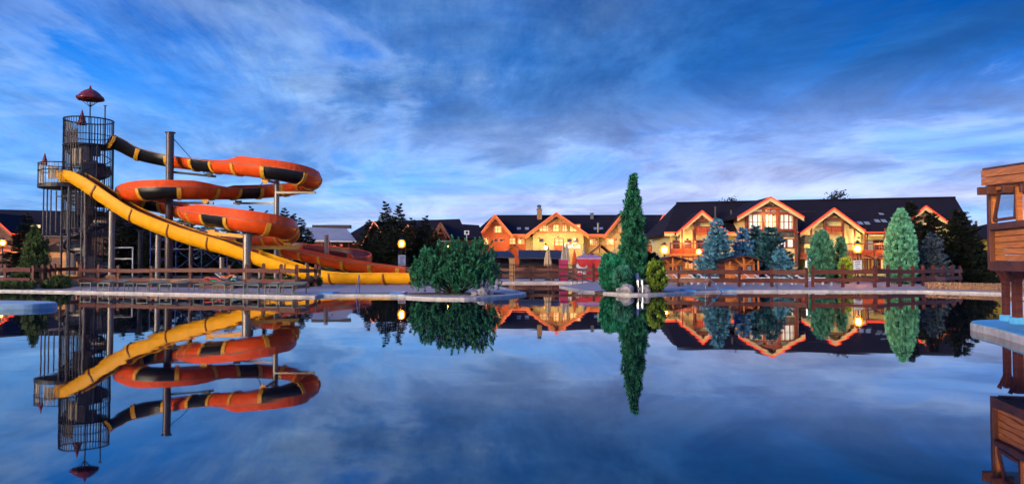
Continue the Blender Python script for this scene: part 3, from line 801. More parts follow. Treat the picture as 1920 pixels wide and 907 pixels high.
for px_, py_, ww_, cc in ((915, 446, 330, (1, 0.5, 0.16)), (945, 447, 330, (1, 0.5, 0.16)), (975, 446, 260, (1, 0.5, 0.16)), (1010, 444, 420, (1, 0.68, 0.27)), (1045, 442, 500, (1, 0.68, 0.27)), (1080, 444, 420, (1, 0.68, 0.27)), (1116, 447, 260, (1, 0.55, 0.18)), (1152, 447, 330, (1, 0.55, 0.18)), (1214, 452, 160, (1, 0.5, 0.16)), (1235, 460, 140, (1, 0.35, 0.1))):
    wall_wash(clodge, px_, py_, YC - 3.0, ww_, cc, 2.0)  # added lights that warm the gable walls


def text_mesh(body, name, m, size, loc, parent=None):
    cu = bpy.data.curves.new(name, 'FONT'); cu.body = body; cu.size = size; cu.extrude = 0.06; cu.align_x = 'CENTER'; cu.offset = 0.012
    tmp = bpy.data.objects.new(name + '_tmp', cu); COL.objects.link(tmp)
    dg = bpy.context.evaluated_depsgraph_get(); me = bpy.data.meshes.new_from_object(tmp.evaluated_get(dg))
    bpy.data.objects.remove(tmp)
    me.name = name; me.materials.clear(); me.materials.append(m)
    o = bpy.data.objects.new(name, me); COL.objects.link(o)
    o.rotation_euler = (R(90), 0, 0)
    if parent: o.parent = parent; o.location = Vector(loc) - ORG[parent.name]
    else: o.location = loc
    ORG[o.name] = Vector(loc)
    return o


ysn = YC - 2.4
sg = thing('letter_sign', 'white GiGa lettering with red dot on the sandstone lodge wall', 'sign', (X(1072, ysn), ysn, Z(465.5, ysn)))
text_mesh('GiGa', 'letters', mat('letter_white', (0.8, 0.8, 0.8), 0.5, 0, 1, emit=(1, 0.93, 0.9), es=0.15), 1.25, (X(1073, ysn), ysn, Z(465, ysn)), sg)
b = MB(); b.tube([(X(1069.3, ysn), ysn - 0.09, Z(456.5, ysn)), (X(1069.3, ysn), ysn - 0.12, Z(456.5, ysn))], 0.14, 10); b.build('dot', M_tred, sg)


# ---- dark lodges further left, canopy hall, left lodge, small yellow house
def plain_house(name, label, px0, px1, py_e, pr0, pr1, py_r0, py_r1, Y, rd, m_wall, gables=(), m_roof=M_roof):
    t = thing(name, label, 'house', (X((px0 + px1) / 2, Y), Y, DECK))
    a0, a1 = at(px0, py_e, Y - 0.8), at(px1, py_e, Y - 0.8); r0, r1 = at(pr0, py_r0, Y + rd), at(pr1, py_r1, Y + rd)
    roof_slab(t, [tuple(a0), tuple(a1), tuple(r1), tuple(r0)], m_roof, 0.25, 'main_roof')
    roof_slab(t, [(a0.x, Y + 2 * rd + 0.8, a0.z), (a1.x, Y + 2 * rd + 0.8, a1.z), tuple(r1 - Vector((0, 0, .02))), tuple(r0 - Vector((0, 0, .02)))], m_roof, 0.25, 'main_roof')
    x0, x1 = a0.x + 0.6, a1.x - 0.6
    wall_prism(t, [(x0, DECK), (x1, DECK), (x1, a1.z + 0.2), (x0, a0.z + 0.2)], Y, Y + 2 * rd, m_wall)
    for (apx, apy, lpx, lpy, rpx, rpy, yf, nm) in gables:
        a, l, r = at(apx, apy, yf), at(lpx, lpy, yf), at(rpx, rpy, yf)
        gable_roof(t, l.x, l.z, a.x, a.z, r.x, r.z, yf, Y + 1.0, m_roof, M_rtrim, nm, neon=nm is not None, yb_apex=Y + rd * 0.95)
        wall_prism(t, [(l.x + 0.6, DECK), (r.x - 0.6, DECK), (r.x - 0.6, r.z - 0.05), (a.x, a.z - 0.4), (l.x + 0.6, l.z - 0.05)], yf + 1.0, Y + 0.2, m_wall, 'gable_wall')
    return t


M_neond = mat('neon_tube_dim', (0.9, 0.35, 0.2), 0.4, 0, 1, emit=(1.0, 0.30, 0.14), es=0.55)
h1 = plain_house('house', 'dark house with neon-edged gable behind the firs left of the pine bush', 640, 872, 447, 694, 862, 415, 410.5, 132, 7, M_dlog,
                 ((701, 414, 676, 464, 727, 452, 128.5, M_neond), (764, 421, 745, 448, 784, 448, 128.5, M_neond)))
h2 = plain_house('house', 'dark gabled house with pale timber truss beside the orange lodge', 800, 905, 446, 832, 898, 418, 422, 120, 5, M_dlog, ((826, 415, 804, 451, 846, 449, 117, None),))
b = MB()
for s_ in (-1, 1):
    b.bar(at(826, 418, 116.8), at(826 + s_ * 17, 446, 116.8), 0.2, 0.28)
    b.bar(at(826, 424, 116.75), at(826 + s_ * 11, 446, 116.75), 0.14, 0.18)
b.bar(at(814, 437, 116.7), at(838, 437, 116.7), 0.16, 0.2); b.build('truss', M_woodl, h2)
b = MB(); b.box((X(826, 117.5), 117.6, Z(452, 117.5)), (3.4, 0.12, 0.25)); b.build('window_band', M_pale, h2)
b = MB(); p_ = at(875, 436, 116); b.box(p_, (0.75, 0.4, 0.62)); b.tube([p_ + Vector((0, 0, -0.3)), p_ + Vector((0, 0, -5.6))], 0.06, 6); ac = b.build('wall_unit', M_white, h2)
b = MB(); b.tube([p_ + Vector((0.05, -0.2, 0)), p_ + Vector((0.05, -0.22, 0))], 0.22, 12); b.build('fan_grille', M_dsteel, ac)
for px_, ww_ in ((815, 60), (850, 60)): wall_wash(h2, px_, 456, 116.5, ww_, (1, 0.5, 0.3), 1.2)

YH = 108.0
hall = thing('pavilion', 'open pavilion with grey membrane roof behind the slide exit', 'pavilion', (X(622, YH), YH, DECK))
roof_slab(hall, [tuple(at(584, 450, YH)), tuple(at(668, 451.5, YH)), tuple(at(650, 428.5, YH + 5)), tuple(at(570, 425.5, YH + 5))], M_grey, 0.15, 'membrane_roof')
b = MB(); b.box((X(622, YH + 6), YH + 6, Z(424.5, YH + 5)), (5.6, 1.0, 0.5)); b.build('ridge_vent', M_dsteel, hall)
b = MB(); b.bar(at(584, 451.2, YH - 0.08), at(668, 452.7, YH - 0.08), 0.1, 0.22); b.build('eave_board', M_white, hall)
for px_ in (586, 603, 620, 637, 654, 666):
    b = MB(); b.box((X(px_, YH + 0.3), YH + 0.3, (DECK + Z(452, YH)) / 2), (0.18, 0.18, Z(452, YH) - DECK)); b.build('post', M_rtrim, hall)
b = MB(); b.box((X(625, YH + 4), YH + 4, (DECK + Z(453, YH + 4)) / 2), (6.2, 0.2, Z(453, YH + 4) - DECK)); b.build('rear_wall', M_dlog, hall)
b = MB(); b.box((X(626, YH), YH - 0.1, Z(466, YH)), (6.0, 0.15, 0.25)); b.build('counter', M_woodl, hall)
for px_, py_ in ((627, 460), (640, 458), (663, 456)):
    b = MB(); b.tube([at(px_, py_, YH + 1.0), at(px_ + 0.01, py_ + 3, YH + 1.0)], 0.16, 8); b.build('hanging_lamp', M_neonp, hall)
spot(hall, (0.5, 0.6, 2.6), 90, (1, 0.35, 0.12), (0, 1, -0.6))

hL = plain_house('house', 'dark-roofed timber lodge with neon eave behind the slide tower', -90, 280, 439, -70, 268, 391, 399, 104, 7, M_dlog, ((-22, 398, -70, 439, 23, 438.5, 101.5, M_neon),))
b = MB(); b.tube([at(23, 438.5, 101.2), at(42, 439, 102)], 0.08, 6); b.build('light_tube', M_neon, hL)
for px_, py_, m_ in ((15, 452, M_glow), (32, 452, M_glass), (15, 476, M_glow), (30, 476, M_glow)):
    window(hL, X(px_, 104), Z(py_, 104), 1.0, 1.1, 104, m_, M_trim, 2, 1, 0.12)
balcony(hL, -20, 42, 472, 462, 102.0, 1.8)
for px_, py_ in ((28, 422), ): skylight(hL, px_, py_, 106.5, 0.7, 0.8, 0.7)
for px_ in (62, 72):
    p_ = at(px_, 424.5, 102.9); b = MB(); b.box(p_ + Vector((0, 0, 0)), (0.75, 0.14, 0.55)); o_ = b.build('dormer_window', M_dsteel, hL)
    b = MB(); b.box(p_ + Vector((0, -0.09, 0)), (0.6, 0.03, 0.4)); b.build('pane', M_glow, o_)
wall_wash(hL, 8, 462, 101.0, 110); wall_wash(hL, 30, 462, 101.0, 90)

hY = plain_house('house', 'small mustard house with hipped roof behind the timber hut', 1822, 1905, 443, 1852, 1890, 419, 419, 74, 3.2, M_yelwall)
b = MB(); b.box((X(1852, 73.8), 73.6, Z(486, 73.8)), (5.2, 0.6, 0.12)); b.build('balcony_floor', M_dsteel, hY)
b = MB()
for k in range(12): b.box((X(1852, 73.3) - 2.5 + k * 0.45, 73.3, Z(486, 73.3) + 0.25), (0.04, 0.04, 0.5))
b.box((X(1852, 73.3), 73.3, Z(486, 73.3) + 0.5), (5.2, 0.06, 0.06)); b.build('balcony_rail', M_steel, hY)
b = MB(); b.tube([at(1830, 424, 77), at(1830, 414, 77)], 0.12, 6); b.build('vent_pipe', M_dsteel, hY)
wall_wash(hY, 1838, 470, 73.0, 22, (1, 0.7, 0.25), 0.8)

# ================================================================== SLIDE TOWER
YT = 60.0
TX = X(163, YT)
tower = thing('slide_tower', 'dark steel spiral stair tower caged in bars under a small red dome', 'slide tower', (TX, YT, DECK))
TR = 1.74
zt_top, zt_fl, zt_low = Z(226, YT), Z(276, YT), Z(347, YT)
def ring_pts(cx, cy, z, r, n=36, a0=0, a1=2 * math.pi): return [(cx + r * math.cos(a0 + (a1 - a0) * k / n), cy + r * math.sin(a0 + (a1 - a0) * k / n), z) for k in range(n + (0 if abs(a1 - a0 - 2 * math.pi) < 1e-6 else 1))]
for z_, nm in ((zt_top, 'top_ring'), (zt_top - 1.25, 'hoop'), (zt_fl + 0.05, 'floor_ring'), (Z(313, YT), 'hoop'), (Z(350, YT), 'hoop'), (Z(395, YT), 'hoop'), (Z(440, YT), 'hoop')):
    b = MB(); b.tube(ring_pts(TX, YT, z_, TR), 0.055 if nm != 'hoop' else 0.032, 6, True); b.build(nm, M_dsteel, tower)
b = MB()
for k in range(52):
    t = 2 * math.pi * k / 52
    zlo = Z(446, YT) if math.cos(t) > 0.2 else Z(478, YT) if math.sin(t) > 0 else Z(430, YT)
    b.box((TX + TR * math.cos(t), YT + TR * math.sin(t), (zlo + zt_top) / 2), (0.042, 0.042, zt_top - zlo), t)
b.build('cage_bars', M_dsteel, tower)
for k in range(6):
    t = 2 * math.pi * (k + 0.3) / 6
    b = MB(); b.tube([(TX + TR * math.cos(t), YT + TR * math.sin(t), DECK), (TX + TR * math.cos(t), YT + TR * math.sin(t), zt_fl)], 0.06, 8); b.build('column', M_dsteel, tower)
b = MB(); b.tube([(TX, YT, DECK), (TX, YT, zt_fl + 0.1)], 0.34, 12); b.build('centre_column', M_post, tower)
nst = 38
for k in range(nst):
    z_ = DECK + 0.28 + (zt_fl - DECK - 0.3) * k / nst
    t = R(-40) + k * R(25.5)
    b = MB(); a0, a1 = t - 0.24, t + 0.24
    b.prism([(TX + 0.2 * math.cos(t), YT + 0.2 * math.sin(t), z_)] + [(TX + 1.6 * math.cos(a0 + (a1 - a0) * j / 3), YT + 1.6 * math.sin(a0 + (a1 - a0) * j / 3), z_) for j in range(4)], (0, 0, 0.2)); b.build('step', M_post if z_ > 3.2 else M_steel, tower)
b = MB(); b.tube([(TX + 1.58 * math.cos(R(-40) + k * R(25.5)), YT + 1.58 * math.sin(R(-40) + k * R(25.5)), DECK + 1.25 + (zt_fl - DECK - 0.3) * k / nst) for k in range(nst)], 0.035, 6); b.build('stair_rail', M_dsteel, tower)
b = MB(); b.tube([(TX + 1.6 * math.cos(R(-40) + k * R(25.5)), YT + 1.6 * math.sin(R(-40) + k * R(25.5)), DECK + 0.2 + (zt_fl - DECK - 0.3) * k / nst) for k in range(nst)], 0.09, 4); b.build('stair_stringer', M_dsteel, tower)
b = MB(); b.lathe((TX, YT, zt_fl - 0.06), [(0.25, 0), (TR - 0.05, 0), (TR - 0.05, 0.09), (0.25, 0.09)], 28); b.build('upper_floor', M_dsteel, tower)
for t, w_, h_, z_ in ((R(250), 0.9, 1.1, zt_fl + 0.65), (R(285), 0.8, 1.25, zt_fl - 0.55), (R(215), 0.9, 0.9, zt_fl + 0.7), (R(320), 0.7, 0.9, zt_fl - 0.4), (R(300), 1.0, 1.5, Z(325, YT)), (R(335), 0.9, 1.2, Z(322, YT)), (R(290), 1.3, 1.6, Z(385, YT)), (R(330), 1.2, 1.5, Z(372, YT)), (R(262), 0.9, 1.4, Z(300, YT)), (R(300), 1.3, 1.6, Z(500, YT)), (R(250), 1.0, 1.6, Z(495, YT))):
    b = MB(); b.box((TX + (TR - 0.35) * math.cos(t), YT + (TR - 0.35) * math.sin(t), z_), (0.06, w_, h_), t); b.build('side_panel', M_post, tower)
# masts, dome and pennant cones
b = MB(); b.tube([(TX + 0.08, YT, zt_fl), (TX + 0.08, YT, Z(186, YT))], 0.05, 8)
for k in range(6):
    t = 2 * math.pi * k / 6 + 0.4; b.tube([(TX + 0.08, YT, Z(201, YT)), (TX + 0.08 + 0.72 * math.cos(t), YT + 0.72 * math.sin(t), Z(187, YT))], 0.022, 5)
b.build('dome_mast', M_dsteel, tower)
M_dome = mat('dome_red', (0.20, 0.022, 0.025), 0.4, 0.15, 3)
zd = Z(188, YT)
b = MB(); b.lathe((TX + 0.08, YT, zd), [(0.10, 0.10), (0.90, 0.0), (1.02, 0.10), (1.0, 0.20), (0.84, 0.34), (0.66, 0.55), (0.42, 0.74), (0.2, 0.84), (0.09, 0.92), (0.06, 1.08), (0.02, 1.16)], 24, wob=lambda t, z: 1 + (0.045 * math.cos(8 * t) if z < 0.3 else 0)); b.build('dome', M_dome, tower, smooth=True)
b = MB(); b.tube([(X(197, YT), YT - 0.3, zt_fl), (X(197, YT), YT - 0.3, Z(200, YT))], 0.05, 8); b.box((X(197, YT), YT - 0.3, Z(200, YT)), (0.18, 0.18, 0.06)); b.build('mast', M_dsteel, tower)
for px_, y0_, y1_, r_ in ((150, 207, 234, 0.37), (81, 288, 308.5, 0.27)):
    b = MB(); b.lathe((X(px_, YT - 1.3), YT - 1.3, Z(y1_, YT - 1.3)), [(r_, 0), (r_ * 0.95, 0.05), (r_ * 0.45, (Z(y0_, YT) - Z(y1_, YT)) * 0.55), (0.03, Z(y0_, YT) - Z(y1_, YT))], 10); b.build('pennant_cone', M_dome, tower)
M_colm = mat('weathered_steel', (0.13, 0.115, 0.11), 0.5, 0.3, 5, metal=0.4)
# lower start platform on columns
PX, PY, PR = X(121, YT - 0.6), YT - 0.6, 1.85
b = MB(); b.lathe((PX, PY, zt_low - 0.35), [(PR, 0), (PR + 0.04, 0.02), (PR + 0.04, 0.3), (PR, 0.32)], 28); b.build('lower_platform', M_dsteel, tower)
for z_ in (Z(309, PY), zt_low + 0.95):
    b = MB(); b.tube(ring_pts(PX, PY, z_, PR, 26, R(75), R(300)), 0.045, 6); b.build('guard_rail', M_dsteel, tower)
b = MB()
for k in range(30):
    t = R(75) + R(225) * k / 29; b.box((PX + PR * math.cos(t), PY + PR * math.sin(t), (zt_low + Z(309, PY)) / 2), (0.035, 0.035, Z(309, PY) - zt_low), t)
b.build('guard_bars', M_steel, tower)
b = MB(); b.box((X(98, PY - 1.2), PY - 1.2, zt_low + 0.75), (0.75, 0.06, 0.9)); b.build('side_panel', M_post, tower)
b = MB(); b.box((X(81, PY), PY - 0.4, (zt_low + Z(309, PY)) / 2), (0.34, 0.1, Z(309, PY) - zt_low)); b.build('side_panel', M_steel, tower)
for px_, yy_, py_ in ((80, 60.2, 445), (87, 58.6, 455), (94, 61.0, 440), (104, 61.5, 435), (114, 57.8, 498), (127, 57.4, 498), (140, 61, 480), (152, 57.9, 520)):
    b = MB(); b.tube([(X(px_, yy_), yy_, max(DECK, Z(py_, yy_)) if py_ < 500 else DECK), (X(px_, yy_), yy_, zt_low - 0.3)], 0.055, 8); b.build('column', M_colm, tower)
for py_, p0, p1 in ((443, 82, 130), (368, 105, 160), (428, 118, 160)):
    b = MB(); b.tube([at(p0, py_, 58.6), at(p1, py_, 58.6)], 0.06, 6); b.build('tie_bar', M_steel, tower)
b = MB(); b.tube([at(160, 354, 58), at(160, 516, 58)], 0.11, 10); b.build('drain_pipe', M_colm, tower)
b = MB(); p_ = at(137, 484, 59.3); b.box(p_, (0.55, 0.3, 0.42)); b.build('ticket_box', mat('amber_box', (0.55, 0.22, 0.05), 0.6, 0.1, 3), tower)
# glow of the kiosk under the platform
ksk = thing('kiosk', 'small amber-lit timber kiosk under the lower slide platform', 'kiosk', (X(118, 66), 66, DECK))
b = MB(); b.box((X(118, 66), 66.5, 1.3), (3.2, 1.6, 2.4)); b.build('wall', mat('kiosk_wall', (0.45, 0.22, 0.08), 0.7, 0.2, 3), ksk)
b = MB(); b.prism([(X(118, 66) - 1.9, 65.4, 2.5), (X(118, 66) + 1.9, 65.4, 2.5), (X(118, 66), 65.4, 3.3)], (0, 2.4, 0)); b.build('roof', M_roof, ksk)
b = MB(); b.box((X(108, 66), 65.68, 1.5), (0.9, 0.06, 0.9)); b.build('hatch', M_cedard, ksk)
wall_wash(ksk, 115, 453, 64.9, 70, (1, 0.5, 0.15), 0.4)


# ================================================================== SLIDES
def catmull(pts, step=0.28):
    P = [Vector(p[:3]) for p in pts]; ex = [p[3:] for p in pts]
    out = []
    for i in range(len(P) - 1):
        p0, p1, p2, p3 = P[max(i - 1, 0)], P[i], P[i + 1], P[min(i + 2, len(P) - 1)]
        n = max(2, int((p2 - p1).length / step))
        for k in range(n):
            t = k / n
            q = 0.5 * ((2 * p1) + (p2 - p0) * t + (2 * p0 - 5 * p1 + 4 * p2 - p3) * t * t + (3 * p1 - p0 - 3 * p2 + p3) * t ** 3)
            e = [a + (c - a) * t for a, c in zip(ex[i], ex[i + 1])]
            out.append((q, e))
    out.append((P[-1], list(ex[-1])))
    return out


def frames(path):
    out = []
    for i, (p, e) in enumerate(path):
        a = path[max(i - 2, 0)][0]; c = path[min(i + 2, len(path) - 1)][0]
        d = (c - a).normalized(); right = d.cross(Vector((0, 0, 1))).normalized(); up = right.cross(d).normalized()
        out.append((p, d, right, up, e))
    return out


def trough(fr, i0, i1, r, prof, mo, mi, name, parent, th=0.05, nseg=14):
    """U-shaped flume piece between samples i0..i1; outer and inner skins; prof(e)-> wall height left,right above the axis"""
    b = MB(); n = nseg + 3
    rows_o, rows_i = [], []
    for i in range(i0, i1 + 1):
        p, d, rt, up, e = fr[i]; hl, hr = prof(e)
        for rad, rows in ((r, rows_o), (r - th, rows_i)):
            row = [p - rt * rad + up * hl]
            for k in range(nseg + 1):
                t = math.pi * k / nseg
                row.append(p - rt * rad * math.cos(t) - up * rad * math.sin(t))
            row.append(p + rt * rad + up * hr)
            rows.append(row)
    m = len(rows_o)
    b.k = 0; b.add([v for row in rows_o for v in row], [(i * n + k, (i + 1) * n + k, (i + 1) * n + k + 1, i * n + k + 1) for i in range(m - 1) for k in range(n - 1)])
    b.k = 1; b.add([v for row in rows_i for v in row], [(i * n + k + 1, (i + 1) * n + k + 1, (i + 1) * n + k, i * n + k) for i in range(m - 1) for k in range(n - 1)])
    b.k = 0
    for k in (0, n - 1):           # rims
        vs = [v for i in range(m) for v in (rows_o[i][k], rows_i[i][k])]
        b.add(vs, [(2 * i, 2 * i + 2, 2 * i + 3, 2 * i + 1) for i in range(m - 1)])
    return b.build(name, [mo, mi], parent, smooth=True)


def flange(fr, i, r, w_, m, parent, hl=0.0, hr=0.0, name='joint_flange'):
    p, d, rt, up, e = fr[i]; b = MB(); rows = []
    for s_ in (-w_ / 2, w_ / 2):
        for rad in (r + 0.004, r + 0.075):
            row = [p + d * s_ - rt * rad + up * hl]
            row += [p + d * s_ - rt * rad * math.cos(math.pi * k / 14) - up * rad * math.sin(math.pi * k / 14) for k in range(15)]
            row.append(p + d * s_ + rt * rad + up * hr); rows.append(row)
    n = 17; q = (0, 1, 3, 2)
    b.add([v for row in rows for v in row], [(q[j] * n + k, q[j] * n + k + 1, q[(j + 1) % 4] * n + k + 1, q[(j + 1) % 4] * n + k) for j in range(4) for k in range(n - 1)] + [(0, n, 3 * n, 2 * n), (n - 1, 3 * n - 1, 4 * n - 1, 2 * n - 1)])
    return b.build(name, m, parent)


def seg_split(fr, length):
    out = [0]; acc = 0
    for i in range(1, len(fr)):
        acc += (fr[i][0] - fr[i - 1][0]).length
        if acc >= length: out.append(i); acc = 0
    if out[-1] != len(fr) - 1:
        if len(fr) - 1 - out[-1] < 3: out[-1] = len(fr) - 1
        else: out.append(len(fr) - 1)
    return out


RS = 0.80
raw = [(207, 256, 59.6, 0, 0), (235, 269, 60.2, 0, 0), (262, 282, 60.6, 0, 0), (310, 293, 60.9, 0, 0), (360, 300, 60.3, 0.1, 0), (410, 306, 59.0, 0.25, 0), (445, 309, 57.8, 0, 0.3), (460, 310, 57.4, 0, 0.55), (500, 315, 56.8, 0, 0.55), (545, 323, 57.2, 0, 0.55), (574, 331, 58.6, 0, 0.5), (583, 338, 60.6, 0, 0.4), (566, 345, 62.6, 0, 0.35), (530, 350, 63.4, 0, 0.3), (490, 353.5, 63.0, 0, 0.3), (450, 355, 61.5, 0, 0.3), (425, 355, 60.3, 0, 0), (395, 354.5, 58.8, 0.2, 0), (360, 354, 57.5, 0.5, 0), (310, 354, 56.8, 0.55, 0), (268, 356, 57.2, 0.55, 0), (243, 360.5, 58.6, 0.5, 0), (235, 366, 60.6, 0.4, 0), (252, 373, 62.6, 0.35, 0), (290, 379, 63.6, 0.3, 0), (330, 386, 62.6, 0.2, 0), (362, 397, 57.0, 0, 0.3), (385, 401.5, 54.6, 0, 0.6), (430, 408, 53.0, 0, 0.62), (480, 416, 52.6, 0, 0.62), (522, 424, 53.6, 0, 0.6), (539, 432, 56.0, 0, 0.5), (535, 441, 59.2, 0, 0.4), (505, 446, 61.6, 0, 0.3), (465, 448, 64.2, 0, 0.3), (432, 450, 65.5, 0.2, 0.2), (420, 454, 67.5, 0.3, 0), (440, 456, 69.5, 0.3, 0), (480, 458, 69.8, 0.2, 0), (530, 465, 68.5, 0, 0.3), (590, 477, 66.5, 0, 0.3), (640, 488, 65.0, 0, 0.3), (700, 497, 64.0, 0, 0.2), (766, 504, 63.4, 0, 0.1)]
spts = [(*at(a, c, d), e, f) for a, c, d, e, f in raw]
fr = frames(catmull(spts))
slide = thing('water_slide', 'coiled red and black flume slide with yellow joints beside the stair tower', 'water slide', (X(400, 60), 60, DECK))
cuts = seg_split(fr, 2.25)
pat = 'KKRKRRKRRRRKRRKRRRKRKRRRKRRRRRRKRRRRKRRRRRRRRRR'
for j in range(len(cuts) - 1):
    m_ = M_black if pat[j % len(pat)] == 'K' else M_red
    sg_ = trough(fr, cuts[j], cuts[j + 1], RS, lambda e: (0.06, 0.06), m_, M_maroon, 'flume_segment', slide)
    if any(max(fr[i][4]) > 0.12 for i in range(cuts[j], cuts[j + 1] + 1)):
        for side in (0, 1):
            if not any(fr[i][4][side] > 0.12 for i in range(cuts[j], cuts[j + 1] + 1)): continue
            b = MB(); vs_ = []
            for i in range(cuts[j], cuts[j + 1] + 1):
                p, d, rt, up, e = fr[i]; sgn = -1 if side == 0 else 1; h = max(e[side], 0.02)
                vs_ += [p + rt * sgn * (RS + 0.03) + up * 0.055, p + rt * sgn * (RS - 0.02 - 0.25 * h) + up * (h + 0.06), p + rt * sgn * (RS - 0.07 - 0.25 * h) + up * (h + 0.06), p + rt * sgn * (RS - 0.03) + up * 0.055]
            nn = cuts[j + 1] - cuts[j]
            b.add(vs_, [(4 * i + k, 4 * i + 4 + k, 4 * i + 4 + (k + 1) % 4, 4 * i + (k + 1) % 4) for i in range(nn) for k in range(4)])
            b.build('raised_wall', M_red, sg_)
    if j: flange(fr, cuts[j], RS, 0.30, M_flange, slide)
flange(fr, 1, RS, 0.22, M_flange, slide)
# rim rails (pale edge line of the flume)
for sgn in (-1, 1):
    b = MB(); b.tube([fr[i][0] + fr[i][2] * sgn * (RS + 0.02) + fr[i][3] * 0.06 for i in range(0, len(fr), 2)], 0.035, 5); b.build('rim_rail', mat('rim_trim', (0.45, 0.20, 0.10), 0.4, 0.1, 4), slide)

def post(parent, px, pyt, Y, r, m, cap=True, pyb=None, name='support_post'):
    x = X(px, Y); zt = Z(pyt, Y); b = MB()
    b.tube([(x, Y, DECK), (x, Y, zt)], r, 14)
    if cap: b.lathe((x, Y, zt - 0.03), [(r + 0.10, 0), (r + 0.10, 0.07)], 14)
    b.lathe((x, Y, DECK), [(r + 0.14, 0), (r + 0.14, 0.06)], 12)
    return b.build(name, m, parent)

post(slide, 316.5, 249, 59.2, 0.29, M_post)
post(slide, 518, 336, 60.2, 0.20, M_steel)
post(slide, 463.5, 440, 52.9, 0.29, M_steel)
post(slide, 612, 440.5, 70.2, 0.20, M_steel, cap=False)
post(slide, 263, 432, 62.5, 0.18, M_post); post(slide, 358, 395, 62.8, 0.18, M_post); post(slide, 540, 470, 68.6, 0.18, M_steel)
post(slide, 575, 482, 67.6, 0.15, M_steel); post(slide, 680, 505, 64.4, 0.14, M_steel)
def arm(p, q, w_=0.14, m=M_steel, name='support_arm'):
    b = MB(); b.bar(p, q, w_, w_ * 1.2); return b.build(name, m, slide)
arm(at(316, 322, 59.4), at(405, 331, 59.6), 0.14, M_dsteel); arm(at(316, 380, 59.2), at(400, 381, 57.6)); arm(at(518, 381, 60.2), at(438, 381, 61.5)); arm(at(518, 361, 60.0), at(592, 361, 59.6)); arm(at(518, 343, 60.2), at(497, 337, 57.0), 0.16)
arm(at(463, 464, 53.0), at(560, 464, 55.5), 0.2, M_flange); arm(at(463, 443, 53.0), at(395, 437, 54.4), 0.2, M_flange); arm(at(263, 405, 62.5), at(358, 420, 62.8)); arm(at(540, 478, 68.6), at(600, 488, 67.0))
for p, q in ((at(318, 252, 59.2), at(389, 331, 59.4)), (at(320, 386, 59.2), at(366, 413, 58.5)), (at(497, 337, 57.2), at(482, 355, 61.0)), (at(610, 445, 70.0), at(628, 462, 69.5))):
    b = MB(); b.tube([p, q], 0.03, 5); b.build('stay_cable', M_dsteel, slide)
for px_, py_, Y_ in ((393, 327, 59.4), (497, 339, 56.9), (385, 377, 57.6), (447, 379, 61.4), (538, 458, 56.2), (395, 434, 54.6), (330, 404, 63.0)):
    p_ = at(px_, py_, Y_); b = MB(); b.prism([p_ + Vector((-0.3, -0.05, 0.12)), p_ + Vector((0.3, -0.05, 0.12)), p_ + Vector((0.1, -0.05, -0.22)), p_ + Vector((-0.1, -0.05, -0.22))], (0, 0.1, 0)); b.build('saddle', M_flange if Y_ < 58 else M_dsteel, slide)

# maroon flume behind
raw2 = [(520, 458, 75.0), (560, 463, 74.5), (610, 468, 74.5), (650, 473, 74.0), (674, 479, 72.5), (679, 486, 70.5), (660, 491, 69.0), (630, 491, 68.2)]
fr2 = frames(catmull([(*at(*p), 0.3, 0.3) for p in raw2]))
slide2 = thing('water_slide', 'low maroon flume curving behind the red slide exit', 'water slide', (X(610, 73), 73, DECK))
cuts = seg_split(fr2, 2.6)
for j in range(len(cuts) - 1):
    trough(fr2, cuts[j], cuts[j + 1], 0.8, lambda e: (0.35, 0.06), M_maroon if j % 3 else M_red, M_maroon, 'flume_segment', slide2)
    if j: flange(fr2, cuts[j], 0.8, 0.14, M_red, slide2, 0.35, 0.06)
b = MB(); b.tube([fr2[i][0] - fr2[i][2] * 0.78 + fr2[i][3] * 0.36 for i in range(0, len(fr2), 2)], 0.045, 5); b.build('rim_rail', M_red, slide2)
for k in (6, len(fr2) // 2, len(fr2) - 8):
    p_ = fr2[k][0]; b = MB(); b.tube([(p_.x, p_.y, DECK), (p_.x, p_.y, p_.z - 0.75)], 0.12, 8); b.build('support_post', M_steel, slide2)

# yellow slide: bottom line + wall height
YR = 0.62
rawy = [(120, 344, 58.6, 0.22), (138, 345, 58.2, 0.31), (160, 358, 57.9, 0.45), (190, 378.5, 57.7, 0.47), (220, 399, 57.5, 0.47), (262, 423, 57.1, 0.47), (330, 450, 56.0, 0.43), (380, 466, 55.3, 0.41), (430, 480, 54.5, 0.37), (490, 500, 53.2, 0.28), (540, 515, 52.2, 0.19), (590, 528, 51.2, 0.10), (640, 532.5, 50.6, 0.06), (700, 533, 50.2, 0.05), (778, 534, 49.6, 0.04)]
yp = []
for a, c, d, h in rawy:
    p = at(a, c, d); p.z = max(p.z + YR, DECK + YR + 0.04); yp.append((*p, h, h))
fry = frames(catmull(yp))
ysl = thing('water_slide', 'long yellow slide running down in front of the coiled flume', 'water slide', (X(420, 54), 54, DECK))
cuts = seg_split(fry, 3.4)
for j in range(len(cuts) - 1):
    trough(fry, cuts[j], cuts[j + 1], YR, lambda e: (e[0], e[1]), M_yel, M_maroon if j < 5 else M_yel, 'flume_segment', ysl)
    if j:
        h_ = fry[cuts[j]][4][0]
        flange(fry, cuts[j], YR, 0.10, mat('joint_dark', (0.30, 0.09, 0.012), 0.5, 0.15, 5), ysl, h_, h_)
for sgn in (-1, 1):
    b = MB(); b.tube([fry[i][0] + fry[i][2] * sgn * YR + fry[i][3] * (fry[i][4][0] + 0.02) for i in range(0, len(fry), 2)], 0.05, 5); b.build('rim_rail', M_yel, ysl)
for px_, pyt, Y_, r_ in ((209, 396, 57.9, 0.22), (296, 441, 56.6, 0.19), (416, 482, 54.9, 0.17), (488, 503, 53.3, 0.15)):
    post(ysl, px_, pyt, Y_, r_, M_steel, cap=False)
